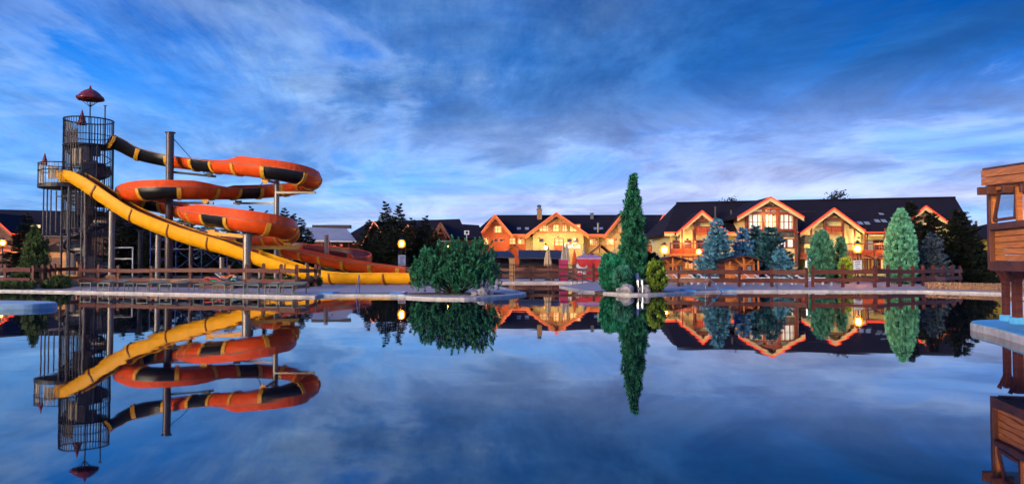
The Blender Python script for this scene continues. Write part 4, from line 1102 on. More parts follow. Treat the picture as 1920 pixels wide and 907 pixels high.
for px_ in (106, 113, 120):
    b = MB(); p_ = at(px_, 348, 58.0); b.tube([p_, p_ + Vector((0, 0, 0.22))], 0.13, 10); b.build('start_block', M_yel, ysl)

# blue lattice scaffold behind the slides
sca = thing('steel_frame', 'blue cross-braced steel frame under the coiled slide', 'steel frame', (X(370, 74), 74, DECK))
cols = [282, 330, 378, 426, 462]
for px_ in cols:
    b = MB(); b.tube([(X(px_, 74), 74, DECK), (X(px_, 74), 74, Z(425, 74))], 0.05, 6); b.build('upright', M_bluesteel, sca)
for i in range(len(cols) - 1):
    for za, zb in ((505, 467), (467, 430)):
        b = MB(); b.tube([at(cols[i], za, 74), at(cols[i + 1], zb, 74)], 0.035, 5); b.build('brace', M_bluesteel, sca)
        b = MB(); b.tube([at(cols[i], zb, 74.1), at(cols[i + 1], za, 74.1)], 0.035, 5); b.build('brace', M_bluesteel, sca)
for py_ in (467, 430):
    b = MB(); b.tube([at(cols[0], py_, 73.9), at(cols[-1], py_, 73.9)], 0.05, 6); b.build('ledger', M_steel, sca)
# white frame stand
wf = thing('frame_stand', 'white rectangular metal frame standing beside the grey slide post', 'frame', (X(229, 61), 61, DECK))
b = MB(); b.bar(at(208, 464, 61), at(250, 464, 61), 0.1); b.bar(at(208, 485, 61), at(250, 485, 61), 0.1); b.build('cross_bar', M_white, wf)
for px_ in (214, 249):
    b = MB(); b.bar(at(px_, 463.6, 61.06), (X(px_, 61.06), 61.06, DECK), 0.09); b.build('leg', M_white, wf)


# ================================================================== HUT ON STILTS, PODIUMS
def slab(name, label, poly, z0, z1, loc):
    t = thing(name, label, 'podium', loc)
    b = MB(); b.prism([(x, y, z0) for x, y in poly], (0, 0, z1 - z0 - 0.02)); b.build('rim', M_ivory, t, bevel=0.03)
    cx = sum(p[0] for p in poly) / len(poly); cy = sum(p[1] for p in poly) / len(poly)
    b = MB(); b.prism([(cx + (x - cx) * 0.985, cy + (y - cy) * 0.985, z1 - 0.018) for x, y in poly], (0, 0, 0.02)); b.build('top', M_bluetop, t)
    return t
M_bluetop = mat('podium_blue', (0.13, 0.52, 0.90), 0.45, 0.18, 1.2, detail=8)
def spl(ctrl, n=5):
    P = [Vector((x, y, 0)) for x, y in ctrl]; return [(p.x, p.y) for p in smooth(P, n)]
slab('podium', 'blue-topped podium with pale rim carrying the timber hut', spl([(18, 18.4), (13.5, 18.2), (11.6, 17.95), (10.55, 17.6), (10.05, 17.0), (9.85, 16.3), (9.6, 15.3), (9.2, 14.1), (8.9, 13.0), (9.0, 12.0), (10, 11.2), (18, 11)]), -0.5, 0.17, (13, 15, 0))
lp = slab('podium', 'pale rounded podium tip jutting in at the left edge of the pool', spl([(-26, 27.6), (-20, 27.3), (-16.6, 26.7), (-15.3, 26.0), (-15.05, 25.3), (-15.5, 24.6), (-17.5, 24.1), (-20, 23.9), (-26, 23.8)]), -0.5, 0.17, (-19, 25.5, 0))
lp.children[0].data.materials[0] = mat('podium_rim_blue', (0.26, 0.44, 0.58), 0.5, 0.2, 2)
lp.children[1].data.materials[0] = mat('podium_pale_blue', (0.42, 0.60, 0.70), 0.5, 0.1, 1.0)

hut = thing('hut', 'timber hut on stilts with tilted window on the blue podium', 'hut', (11, 15, 0.17))
A = Vector((10.0, 16.1, 0)); dL = Vector((-0.2, -0.98, 0)).normalized(); dB = Vector((0.98, -0.2, 0)).normalized()
zb, zsill, zhead, ztop = 1.32, Z(420, 16.0), Z(357, 16.0), Z(347, 16.0)
LEN, WID = 2.8, 2.5
def hp(u, v, z): return A + dL * u + dB * v + Vector((0, 0, z))
# boards of the left wall (picked apart in the photo)
nb = 5; z0_ = zb + 0.18
bh = (zsill - 0.14 - z0_) / nb
for side, dd, off in (('left', dL, dB), ('back', dB, dL)):
    ln = LEN if side == 'left' else WID
    for k in range(nb):
        zc_ = z0_ + bh * (k + 0.5)
        b = MB(); p0 = A + dd * 0.07 + off * 0.05 + Vector((0, 0, zc_)); p1 = A + dd * (ln - 0.05) + off * 0.05 + Vector((0, 0, zc_))
        b.bar(p0, p1, 0.045 + 0.006 * (k % 2), bh - 0.014); b.build('board', M_cedar, hut, bevel=0.006)
for u, v in ((0, 0), (LEN, 0), (0, WID), (LEN, WID)):
    b = MB(); c = hp(u, v, 0); b.box((c.x, c.y, (zb + ztop) / 2), (0.14, 0.14, ztop - zb), math.atan2(dB.y, dB.x)); b.build('corner_post', M_cedard, hut, bevel=0.008)
for (p, q, w_, h_, m_) in ((hp(0.08, 0.0, zsill - 0.06), hp(LEN, 0.0, zsill - 0.06), 0.14, 0.13, M_cedard), (hp(0.02, 0.08, zsill - 0.06), hp(0.02, WID, zsill - 0.06), 0.14, 0.13, M_cedard),
                           (hp(0.08, 0, zhead + 0.06), hp(LEN, 0, zhead + 0.06), 0.13, 0.17, M_cedar), (hp(0.02, 0.08, zhead + 0.06), hp(0.02, WID, zhead + 0.06), 0.13, 0.17, M_cedar), (hp(LEN, 0.08, zhead + 0.06), hp(LEN, WID, zhead + 0.06), 0.13, 0.17, M_cedar),
                           (hp(0.08, 0, zb + 0.08), hp(LEN, 0, zb + 0.08), 0.16, 0.2, M_cedard), (hp(0.02, 0.08, zb + 0.08), hp(0.02, WID, zb + 0.08), 0.16, 0.2, M_cedard)):
    b = MB(); b.bar(p, q, w_, h_); b.build('beam', m_, hut, bevel=0.008)
# window: frame and a tilted casement
zf0, zf1 = zsill + 0.01, zhead - 0.03
for u in (1.3, 2.6):
    c = hp(u, 0.0, 0); b = MB(); b.box((c.x, c.y, (zf0 + zf1) / 2), (0.09, 0.09, zf1 - zf0), math.atan2(dB.y, dB.x)); b.build('window_jamb', M_cedar, hut)
c = hp(0.13, 0.0, 0); b = MB(); b.box((c.x, c.y, (zf0 + zf1) / 2), (0.09, 0.09, zf1 - zf0), math.atan2(dB.y, dB.x)); wn = b.build('window', M_cedar, hut)
b = MB(); q0, q1 = hp(0.22, -0.03, zf0 + 0.06), hp(1.2, -0.03, zf0 + 0.06); t0, t1 = hp(0.45, -0.02, zf1 - 0.05), hp(1.25, -0.02, zf1 - 0.05)
for p, q in ((q0, q1), (q1, t1), (t1, t0), (t0, q0)): b.bar(p, q, 0.05, 0.06)
b.build('casement', M_cedard, wn)
M_hutglass = bpy.data.materials.new('clear_glass'); M_hutglass.use_nodes = True
_t = M_hutglass.node_tree; _t.nodes.clear()
_o = _t.nodes.new('ShaderNodeOutputMaterial'); _x = _t.nodes.new('ShaderNodeMixShader'); _x.inputs[0].default_value = 0.14
_a = _t.nodes.new('ShaderNodeBsdfTransparent'); _a.inputs[0].default_value = (0.9, 0.95, 1, 1); _g = _t.nodes.new('ShaderNodeBsdfGlossy'); _g.inputs['Roughness'].default_value = 0.02
_t.links.new(_a.outputs[0], _x.inputs[1]); _t.links.new(_g.outputs[0], _x.inputs[2]); _t.links.new(_x.outputs[0], _o.inputs[0])
b = MB(); b.prism([q0, q1, t1, t0], dB * 0.012); b.build('pane', M_hutglass, wn)
b = MB(); b.prism([hp(0.03, 0.1, zf0), hp(0.03, WID - 0.1, zf0), hp(0.03, WID - 0.1, zf1), hp(0.03, 0.1, zf1)], dL * 0.012); b.build('rear_pane', M_hutglass, hut)
# curtain bar seen through the window
b = MB(); c0, c1 = hp(0.5, 0.9, zf0), hp(0.9, 1.0, zf1); b.bar(hp(0.1, 1.2, zf0), hp(0.1, 1.2, zf1), 0.14, 0.05); b.build('mullion', M_cedard, hut)
b = MB(); b.prism([hp(0.05, 0.05, zb + 0.02), hp(LEN, 0.05, zb + 0.02), hp(LEN, WID, zb + 0.02), hp(0.05, WID, zb + 0.02)], (0, 0, 0.06)); b.build('floor', M_cedard, hut)
def hpr(u, v, z): return hp(u, v, z - 0.06 * u)
# roof: deep fascia boards over dark rafters
zr0 = ztop - 0.02; zr1 = Z(316, 16.2)
OV = 0.12
b = MB(); b.prism([hpr(-OV, -OV, zr1 - 0.05), hpr(LEN + OV, -OV, zr1 - 0.05), hpr(LEN + OV, WID + OV, zr1 - 0.05), hpr(-OV, WID + OV, zr1 - 0.05)], (0, 0, 0.05)); b.build('roof', M_cedard, hut)
for (p, q) in ((hpr(-OV, -OV, 0), hpr(LEN + OV, -OV, 0)), (hpr(-OV + 0.02, -OV + 0.05, 0), hpr(-OV + 0.02, WID + OV, 0)), (hpr(LEN + OV, -OV + 0.05, 0), hpr(LEN + OV, WID + OV, 0))):
    for k in range(2):
        h = (zr1 - zr0 - 0.06) / 2; z = zr0 + 0.02 + h * (k + 0.5)
        b = MB(); b.bar(p + Vector((0, 0, z)), q + Vector((0, 0, z)), 0.05 + 0.008 * k, h - 0.012); b.build('fascia_board', M_cedar, hut, bevel=0.006)
for u in (-0.10, 0.35, 1.1, 1.9, 2.7):
    b = MB(); b.bar(hpr(u, -OV - 0.10, zr0 - 0.09), hpr(u, WID + 0.2, zr0 - 0.09), 0.10, 0.16); b.build('rafter', M_cedard, hut, bevel=0.006)
b = MB(); b.prism([hpr(-OV, -OV + 0.05, zr0 - 0.02), hpr(LEN + OV, -OV + 0.05, zr0 - 0.02), hpr(LEN + OV, WID, zr0 - 0.02), hpr(-OV, WID, zr0 - 0.02)], (0, 0, 0.03)); b.build('ceiling', M_cedard, hut)
# stilts
for px_, Y_, w_ in ((1886, 17.3, 0.125), (1907, 16.5, 0.15)):
    x = X(px_, Y_, 560)
    b = MB(); b.box((x, Y_, (0.3 + zb) / 2), (w_, w_, zb - 0.3)); b.build('stilt', M_wood, hut, bevel=0.008)
    b = MB(); b.box((x, Y_, 0.24), (w_ + 0.07, w_ + 0.07, 0.14)); b.build('stilt_base', M_bluetop, hut, bevel=0.01)
    for s_ in (-1, 1):
        b = MB(); b.bar((x, Y_ + 0.02 * s_, zb - 0.42), (x + s_ * 0.2, Y_ + 0.02 * s_, zb + 0.0), 0.06, 0.07); b.build('knee_brace', M_wood, hut)
for px_, Y_ in ((1960, 14.9), (1975, 16.4)):
    x = X(px_, Y_, 560); b = MB(); b.box((x, Y_, (0.17 + zb) / 2), (0.16, 0.16, zb - 0.17)); b.build('stilt', M_wood, hut)

# ================================================================== FENCES AND RAILINGS
def post_mesh(b, x, y, h, w_=0.15):
    b.prism([(x - w_ / 2, y - w_ / 2, DECK), (x + w_ / 2, y - w_ / 2, DECK), (x + w_ / 2, y + w_ / 2, DECK), (x - w_ / 2, y + w_ / 2, DECK)], (0, 0, h))
    k = w_ / 2; z = DECK + h
    b.add([(x - k, y - k, z), (x + k, y - k, z), (x + k, y + k, z), (x - k, y + k, z), (x, y, z + 0.07)], [(0, 1, 4), (1, 2, 4), (2, 3, 4), (3, 0, 4)])


def fence(label, pts, h, rails, m=M_wood, rail_h=0.22, w_=0.15, lit=(), name='fence', wob=0.03):
    """posts at pts [(x, y)], rails between them"""
    t = thing(name, label, 'fence', (pts[0][0], pts[0][1], DECK))
    for i, (x, y) in enumerate(pts):
        b = MB(); post_mesh(b, x, y, h * (1 + 0.06 * rnd.uniform(-1, 1)), w_); b.build('post', m, t)
    for i in range(len(pts) - 1):
        for rz_ in rails:
            (x0, y0), (x1, y1) = pts[i], pts[i + 1]
            d = Vector((x1 - x0, y1 - y0, 0)).normalized(); off = Vector((d.y, -d.x, 0)) * (w_ / 2 + 0.03)
            if off.y > 0: off = -off
            mid = (Vector((x0, y0, DECK + rz_)) + Vector((x1, y1, DECK + rz_))) / 2 + off + Vector((0, 0, rnd.uniform(-wob, wob)))
            p0 = Vector((x0, y0, DECK + rz_ + rnd.uniform(-wob, wob))) + off; p1 = Vector((x1, y1, DECK + rz_ + rnd.uniform(-wob, wob))) + off
            b = MB()
            h1_, h2_ = rail_h * rnd.uniform(.9, 1.1), rail_h * rnd.uniform(.85, 1.1)
            n_ = off.normalized() * 0.05
            pr = [p0 + Vector((0, 0, -h1_ / 2)), mid + Vector((0, 0, -h2_ / 2)), p1 + Vector((0, 0, -h1_ / 2)), p1 + Vector((0, 0, h2_ / 2)), mid + Vector((0, 0, h1_ / 2)), p0 + Vector((0, 0, h2_ / 2))]
            b.prism(pr, n_); b.build('rail', m if rnd.random() > 0.12 else M_woodl, t)
    return t


def fpts(lst): return [(X(px, Y, 520), Y) for px, Y in lst]
fence('brown plank fence in front of the slides and behind the green loungers', fpts([(152, 47), (185, 46.2), (222, 45.6), (284, 45), (357, 44.6), (430, 44), (462, 43.4), (494, 43), (527, 42.4), (556, 42.2), (577, 44.0), (592, 46.5), (599, 49)]), 1.28, (0.42, 0.98))
fence('dark brown fence left of the slide tower beside the ground-cover juniper', fpts([(-60, 45.5), (10, 45), (62, 43.5), (80, 43.8), (92, 45.5), (102, 47.5), (112, 50), (150, 52)]), 1.3, (0.45, 1.02))
fence('brown plank fence right of the yellow-green shrub by the pool steps', fpts([(1236, 47.5), (1273, 47), (1330, 46.5), (1386, 46), (1447, 45.8), (1512, 45.2)]), 1.12, (0.36, 0.88), rail_h=0.26)
fence('wavy brown rail fence below the lit sign and the pale juniper', fpts([(1524, 45.4), (1580, 45.3), (1640, 45.0), (1665, 45.8), (1687, 46.6), (1711, 47.3), (1731, 48.0), (1750, 48.8), (1768, 49.8), (1786, 51), (1800, 53)]), 1.25, (0.42, 0.90), rail_h=0.24)
fence('dark red fence behind the channel footbridge between bush and juniper', fpts([(925, 61), (961, 60.5), (996, 60), (1037, 59.6), (1075, 59.5), (1113, 59), (1135, 59)]), 1.25, (0.42, 0.92), w_=0.2)
# brick pier and metal hand rail at the channel
rl_ = thing('handrail', 'thin dark metal handrail over the narrow water channel', 'handrail', (X(1000, 57.4), 57.4, DECK))
YR2 = 57.4
for py_ in (496, 509, 517):
    b = MB(); b.tube([at(930, py_, YR2), at(1068, py_, YR2)], 0.03, 5); b.build('rail', M_dsteel, rl_)
for py_ in (496, 509):
    b = MB(); b.tube([at(1068, py_, YR2), at(1106, py_ + 19, 51)], 0.03, 5); b.build('rail', M_dsteel, rl_)
for px_, yy in ((963, YR2), (1001, YR2), (1030, YR2), (1065, YR2), (1074, 56.0), (1082, 54.8), (1092, 53)):
    z1_ = Z(496, YR2) if yy == YR2 else Z(496, YR2) + (Z(515, 51) - Z(496, YR2)) * (YR2 - yy) / 6.4
    b = MB(); b.tube([(X(px_, yy, 510), yy, DECK - 0.1), (X(px_, yy, 510), yy, z1_)], 0.032, 6); b.build('baluster', M_dsteel, rl_)
b = MB(); p_ = X(960, 58.4), 58.4; b.box((p_[0], p_[1], DECK + 0.85), (0.42, 0.42, 1.7)); b.box((p_[0], p_[1], DECK + 1.74), (0.52, 0.52, 0.08)); tag(b.build('pillar', M_brick), 'square brick pillar at the end of the dark channel handrail', 'pillar')
# footbridge slab across the head of the channel
b = MB(); b.box((2.1, 57.9, 0.06), (7.2, 1.7, 0.16)); tag(b.build('footbridge', M_deck, bevel=0.02), 'low concrete footbridge across the head of the channel', 'footbridge')

# low stone wall on the right
M_rub = mat('rubble_stone', (0.36, 0.20, 0.11), 0.85, 0.35, 7, 0.8, stretch=(1, 1, 2.2), col2=(0.13, 0.07, 0.045))
sw = thing('stone_wall', 'low rubble stone wall curving along the right shore', 'wall', (X(1800, 41), 41, DECK))
wl = [Vector((X(px, Y, 540), Y, 0)) for px, Y in ((1740, 42.6), (1775, 42.0), (1810, 41.2), (1845, 40.2), (1880, 39.2), (1920, 38.0), (1980, 36.5))]
b = MB(); vs_ = []
for i, p in enumerate(wl):
    vs_ += [(p.x, p.y, DECK), (p.x, p.y, DECK + 0.36), (p.x + 0.1, p.y + 0.5, DECK + 0.36), (p.x + 0.1, p.y + 0.5, DECK)]
b.add(vs_, [(4 * i + k, 4 * i + 4 + k, 4 * i + 5 + k, 4 * i + 1 + k) for i in range(len(wl) - 1) for k in range(3)] + [(0, 1, 2, 3)]); b.build('core', M_rub, sw)
rk = [MB() for _ in range(5)]
stones = []
for k in range(5):
    b = rk[k]; a = random.Random(k); vs_ = []
    for z in (-1, 0, 1):
        for j in range(7):
            t = 2 * math.pi * j / 7; r_ = (1.0 if z == 0 else 0.72) * a.uniform(.85, 1.1)
            vs_.append((math.cos(t) * r_ * 0.5, math.sin(t) * r_ * 0.5, z * 0.42 * a.uniform(.85, 1.1)))
    fs = [(i * 7 + j, i * 7 + (j + 1) % 7, (i + 1) * 7 + (j + 1) % 7, (i + 1) * 7 + j) for i in range(2) for j in range(7)] + [tuple(range(6, -1, -1)), tuple(14 + j for j in range(7))]
    me = bpy.data.meshes.new('stone'); me.from_pydata(vs_, [], fs); me.materials.append(M_rub); stones.append(me)
for i in range(len(wl) - 1):
    p, q = wl[i], wl[i + 1]; n_ = int((q - p).length / 0.24)
    for j in range(n_):
        for row in range(3):
            t = (j + 0.5 + 0.3 * (row % 2)) / n_; c = p.lerp(q, t)
            o = bpy.data.objects.new('stone', stones[rnd.randrange(5)]); COL.objects.link(o); o.parent = sw
            o.location = Vector((c.x, c.y + 0.03, DECK + 0.065 + row * 0.12)) - ORG[sw.name]; o.scale = (0.25 * rnd.uniform(.9, 1.15), 0.16, 0.14 * rnd.uniform(.85, 1.1)); o.rotation_euler = (0, 0, rnd.uniform(-.25, .25))

# ================================================================== STREET LAMPS
M_amber = bpy.data.materials.new('amber_halo_glass'); M_amber.use_nodes = True  # clear amber shell given a glow to imitate the lamp's halo
_t = M_amber.node_tree; _t.nodes.clear(); _o = _t.nodes.new('ShaderNodeOutputMaterial'); _x = _t.nodes.new('ShaderNodeAddShader')
_a = _t.nodes.new('ShaderNodeBsdfTransparent'); _a.inputs[0].default_value = (0.95, 0.62, 0.30, 1); _e = _t.nodes.new('ShaderNodeEmission'); _e.inputs[0].default_value = (1.0, 0.30, 0.025, 1); _e.inputs[1].default_value = 1.3
_t.links.new(_a.outputs[0], _x.inputs[0]); _t.links.new(_e.outputs[0], _x.inputs[1]); _t.links.new(_x.outputs[0], _o.inputs[0])

def lamp_post(px, py, Y, label, sign=None, gsize=0.17, style='globe'):
    gsize *= 1.4
    p = at(px, py, Y)
    t = thing('lamp_post', label, 'lamp post', (p.x, Y, DECK), 'orange lit lamp posts')
    b = MB(); b.tube([(p.x, Y, DECK), (p.x, Y, DECK + 0.6)], 0.09, 8); b.tube([(p.x, Y, DECK + 0.6), (p.x, Y, p.z - gsize * 1.3)], 0.05, 8); b.lathe((p.x, Y, p.z - gsize * 1.5), [(0.05, 0), (0.14, 0.08), (0.16, 0.1)], 10); b.build('pole', M_dsteel, t)
    b = MB(); k_ = gsize * 0.62; b.lathe(p, [(k_ * 0.4, -k_ * 1.1), (k_ * 0.85, -k_ * .7), (k_, 0), (k_ * 0.85, k_ * .7), (k_ * 0.4, k_ * 1.1)], 12); b.build('bulb', M_globe, t, smooth=True)
    b = MB(); b.lathe(p, [(gsize * 0.6, -gsize * 1.15), (gsize * 1.0, -gsize * .8), (gsize * 1.2, 0), (gsize * 1.0, gsize * .75), (gsize * 0.6, gsize * 1.1)], 12); b.build('halo_glass', M_amber, t, smooth=True)  # glowing shell added as the orange halo round the bulb
    b = MB(); b.lathe(p + Vector((0, 0, gsize * 1.12)), [(gsize * 1.0, 0), (gsize * 0.9, 0.05), (gsize * .35, 0.16), (gsize * .3, 0.24), (gsize * .12, 0.27)], 10); b.build('cap', M_dsteel, t)
    if sign:
        pxs, y0_, y1_, w_ = sign; Ys = Y - 0.14
        a0, a1 = at(pxs - w_ / 2, y0_, Ys), at(pxs + w_ / 2, y1_, Ys)
        b = MB(); b.box(((a0.x + a1.x) / 2, Ys, (a0.z + a1.z) / 2), (a1.x - a0.x, 0.04, a0.z - a1.z)); sgn = b.build('notice_board', M_white, t)
        for s_ in (0.04, 0.96):
            b = MB(); b.box((a0.x + (a1.x - a0.x) * s_, Y - 0.05, (a0.z + p.z) / 2 - 0.2), (0.04, 0.05, p.z - a0.z + 0.1)); b.build('bracket', M_dsteel, t)
        for k, (fx, fw) in enumerate(((0.5, 0.7), (0.5, 0.6), (0.42, 0.4), (0.5, 0.5), (0.5, 0.75))):
            z = a0.z + (a1.z - a0.z) * (0.14 + k * 0.18)
            b = MB(); b.box((a0.x + (a1.x - a0.x) * fx, Ys - 0.023, z), ((a1.x - a0.x) * fw, 0.004, (a0.z - a1.z) * 0.06)); b.build('print_line', M_ink, sgn)
    return t

lamp_post(753, 457, 72.5, 'lit lamp post with white notice board left of the pine bush', (753.5, 478, 498, 14), 0.22)
lamp_post(840, 463, 84, 'lit lamp glowing over the top of the dark pine bush', None, 0.16)
lamp_post(1023, 464, 88, 'lit lamp in front of the sandstone lodge beside beige parasols', None, 0.18)
lamp_post(1246, 468, 66, 'lit lantern beside the yellow-green shrub above the left cabin', None, 0.24)
lamp_post(1310, 472, 82, 'smaller lit lamp between left cabin and the blue spruce', None, 0.2)
lamp_post(1608, 466, 52, 'bright lamp post with white notice board right of the grey-green junipers', (1608, 488, 510, 16), 0.19)
lamp_post(5, 455, 80, 'lit lamp at the far left edge in front of the timber lodge', None, 0.2)

# ================================================================== CABINS, TENTS, PARASOLS
def cabin(label, pxc, Y, w_, zr, ze, dep=2.2):
    xc = X(pxc, Y, 500)
    t = thing('cabin', label, 'cabin', (xc, Y, DECK), 'small timber cabins')
    h = ze - DECK; n = 9
    b = MB(); b.box((xc, Y + 1.0 + dep / 2, DECK + h / 2), (w_ - 0.1, dep, h)); b.build('wall', M_dlog, t)
    for k in range(n):
        b = MB(); b.box((xc, Y + 0.98, DECK + h * (k + .5) / n), (w_ - 0.05, 0.06, h / n - 0.02)); b.build('board', M_cedar, t)
    for s_ in (-1, 1):
        q = [(xc + s_ * (w_ / 2 + 0.3), Y - 0.1, ze - 0.05), (xc, Y - 0.1, zr), (xc, Y + dep + 1.2, zr), (xc + s_ * (w_ / 2 + 0.3), Y + dep + 1.2, ze - 0.05)]
        roof_slab(t, q, M_roof, 0.08)
        b = MB(); b.box((xc + s_ * (w_ / 2 - 0.08), Y, DECK + h / 2), (0.1, 0.1, h)); b.build('porch_post', M_cedar, t)
        b = MB(); b.bar((xc + s_ * 0.1, Y - 0.02, ze - 0.35), (xc + s_ * 0.65, Y - 0.02, ze + 0.12), 0.06); b.build('porch_brace', M_cedar, t)
        b = MB(); b.bar((xc + s_ * (w_ / 2 + 0.28), Y - 0.13, ze - 0.04), (xc, Y - 0.13, zr), 0.05, 0.12, up=(0, 1, 0)); b.build('barge_board', M_cedard, t)
    b = MB(); b.box((xc - 0.02, Y, (DECK + zr) / 2), (0.09, 0.09, zr - DECK - 0.1)); b.build('porch_post', M_cedar, t)
    b = MB(); b.prism([(xc - w_ / 2, Y + 0.95, ze + 0.003), (xc + w_ / 2, Y + 0.95, ze + 0.003), (xc, Y + 0.95, zr - 0.1)], (0, 0.1, 0)); b.build('gable', M_cedar, t)
    window(t, xc + 0.12, DECK + h * 0.55, 0.35, 0.5, Y + 0.945, M_glass, M_cedard, 1, 1, 0.06, 0.06)
    window(t, xc + w_ * 0.3, DECK + h * 0.6, 0.32, 0.5, Y + 0.945, M_pale, M_cedard, 1, 1, 0.05, 0.06)
    b = MB(); b.box((xc, Y + 0.0, DECK + 0.55), (w_ - 0.2, 0.06, 0.1)); b.build('porch_rail', M_cedar, t)
    return t

cabin('small cedar cabin with dark roof between the blue spruces', 1395, 54, 2.15, Z(479, 54), Z(488, 54))
cabin('small cedar cabin below the lantern, left of the blue spruces', 1262, 57, 2.3, Z(480, 57), Z(489, 57))

def tent(label, px0, px1, pyt0, pyt1, py_t, py_e, Y, dep, m_top, m_side, sides=True):
    x0, x1 = X(px0, Y), X(px1, Y); z1_, ze = Z(py_t, Y), Z(py_e, Y)
    t = thing('tent', label, 'tent', ((x0 + x1) / 2, Y, DECK))
    a, c = X(pyt0, Y + dep / 2), X(pyt1, Y + dep / 2); yb = Y + dep; ym = Y + dep / 2
    b = MB(); b.add([(x0 - .15, Y - .15, ze), (x1 + .15, Y - .15, ze), (x1 + .15, yb, ze), (x0 - .15, yb, ze), (a, ym, z1_), (c, ym, z1_), (x0 - .15, Y - .15, ze - .15), (x1 + .15, Y - .15, ze - .15)], [(0, 1, 5, 4), (1, 2, 5), (2, 3, 4, 5), (3, 0, 4), (6, 7, 1, 0)]); b.build('tent_roof', m_top, t)
    for x, y in ((x0, Y), (x1, Y), (x0, yb - .1), (x1, yb - .1)):
        b = MB(); b.box((x, y, (DECK + ze) / 2), (0.09, 0.09, ze - DECK)); b.build('post', M_dsteel, t)
    if sides:
        b = MB(); b.box(((x0 + x1) / 2, yb - 0.2, (DECK + ze) / 2), (x1 - x0, 0.05, ze - DECK - .02)); b.build('rear_cloth', m_side, t)
    return t

tent('dark navy bar tent behind the handrail below the GiGa sign', 975, 1062, 972, 1046, 468, 482.5, 74, 5, M_navy, M_navy)
tent('smaller dark navy tent partly hidden by the pine bush', 905, 962, 918, 956, 470, 481, 77, 5, M_navy, M_navy)
b = MB(); xb, yb_ = X(1010, 76), 76.5; b.box((xb, yb_, DECK + 0.55), (4.6, 0.6, 1.1)); b.box((xb, yb_ - 0.05, DECK + 1.13), (4.8, 0.8, 0.06)); tag(b.build('bar_counter', M_cedard), 'dark bar counter under the larger navy tent', 'counter')
rt = tent('red promotional tent with pale pink roof and white horn emblem', 1082, 1132, 1096, 1118, 477, 483, 66, 2.4, M_lav, M_tred)
xa, xb2 = X(1082, 66), X(1132, 66); ze = Z(483, 66)
for k, (p0, p1) in enumerate(((1082, 1110), (1111, 1132))):
    b = MB(); b.box(((X(p0, 66) + X(p1, 66)) / 2, 65.95 + 0.03 * k, (DECK + ze) / 2), (X(p1, 66) - X(p0, 66), 0.06, ze - DECK - 0.02)); b.build('front_cloth', M_tred, rt)
b = MB(); b.box((X(1131, 66) + 0.06, 67, (DECK + ze) / 2), (0.05, 2.1, ze - DECK - 0.03)); b.build('side_cloth', M_tred, rt)
emb = [(1080.5, 485), (1083, 493), (1087, 499), (1092, 501), (1097, 500), (1101, 496), (1101, 501), (1098, 506), (1100, 513), (1092, 514), (1088, 509), (1082, 513), (1080.5, 505)]
b = MB(); b.prism([at(px_, py_, 65.88) for px_, py_ in emb], (0, 0.02, 0)); b.build('emblem', M_white, rt)
pb = thing('display_block', 'tall magenta display block standing left of the red tent', 'display', (X(1057, 62), 62, DECK))
b = MB(); b.box((X(1057, 62), 62.3, (DECK + Z(487, 62)) / 2), (0.72, 0.6, Z(487, 62) - DECK)); b.build('body', M_mag, pb, bevel=0.02)
b = MB(); b.box((X(1057, 62), 62.3, Z(487, 62) + 0.025), (0.78, 0.66, 0.05)); b.build('lid', M_lav, pb)

def parasol(px, pyt, pyb, Y, m, label, r=0.22):
    x = X(px, Y); zt, zb_ = Z(pyt, Y), Z(pyb, Y); h = zt - zb_
    t = thing('parasol', label, 'parasol', (x, Y, DECK), 'closed parasols')
    b = MB(); b.tube([(x, Y, DECK), (x, Y, zt + 0.08)], 0.03, 6); b.build('pole', M_woodl, t)
    b = MB(); b.lathe((x, Y, DECK), [(0.3, 0), (0.3, 0.08), (0.06, 0.14)], 10); b.build('base', M_dsteel, t)
    b = MB(); b.lathe((x, Y, zb_), [(r * 1.05, 0), (r * 0.95, h * .15), (r * .8, h * .4), (r * .5, h * .7), (0.035, h)], 16, wob=lambda q, z: 1 + 0.16 * math.cos(8 * q)); b.build('canopy', m, t)

parasol(1027.5, 461, 498, 63, M_canvas, 'closed beige parasol left of the magenta block', 0.3)
parasol(1056, 459, 492, 66, M_grcanvas, 'closed grey-beige parasol just left of the GiGa letters', 0.2)
parasol(1063, 457, 491, 67.5, M_grcanvas, 'closed grey-beige parasol standing behind its twin by the magenta block', 0.2)
parasol(1077, 469, 495, 64, M_orcanvas, 'closed bright orange parasol beside the red tent', 0.2)
parasol(1094.5, 459, 482, 72, M_grcanvas, 'slim closed grey parasol behind the red tent', 0.16)
parasol(1152, 463, 482, 74, M_canvas, 'closed beige parasol left of the tall juniper above the shrub', 0.22)

porch = thing('porch', 'small lit gabled timber porch behind the red tent', 'porch', (X(1128, 96), 96, DECK))
for s_ in (-1, 1):
    roof_slab(porch, [tuple(at(1128 + s_ * 24, 478, 96)), tuple(at(1129, 458, 96)), tuple(at(1129, 458, 96) + Vector((0, 3, 0))), tuple(at(1128 + s_ * 24, 478, 96) + Vector((0, 3, 0)))], M_roof, 0.12)
    b = MB(); b.bar(at(1128 + s_ * 24, 478.6, 95.85), at(1129, 458.6, 95.85), 0.1, 0.32, up=(0, 1, 0)); b.build('barge_board', M_trim, porch)
    b = MB(); b.box((X(1128 + s_ * 17, 96), 96.2, (DECK + Z(474, 96)) / 2), (0.18, 0.18, Z(474, 96) - DECK)); b.build('post', M_trim, porch)
b = MB(); b.box((X(1128, 96), 98.5, (DECK + Z(474, 96)) / 2), (2.6, 0.1, Z(474, 96) - DECK)); b.build('rear_wall', M_cream, porch)
spot(porch, (0, 0.8, 2.3), 60, (1, 0.6, 0.2), (0, 1, -0.3))
pc2 = thing('porch', 'low pale-roofed timber gable behind the smaller navy tent', 'porch', (X(965, 104), 104, DECK))
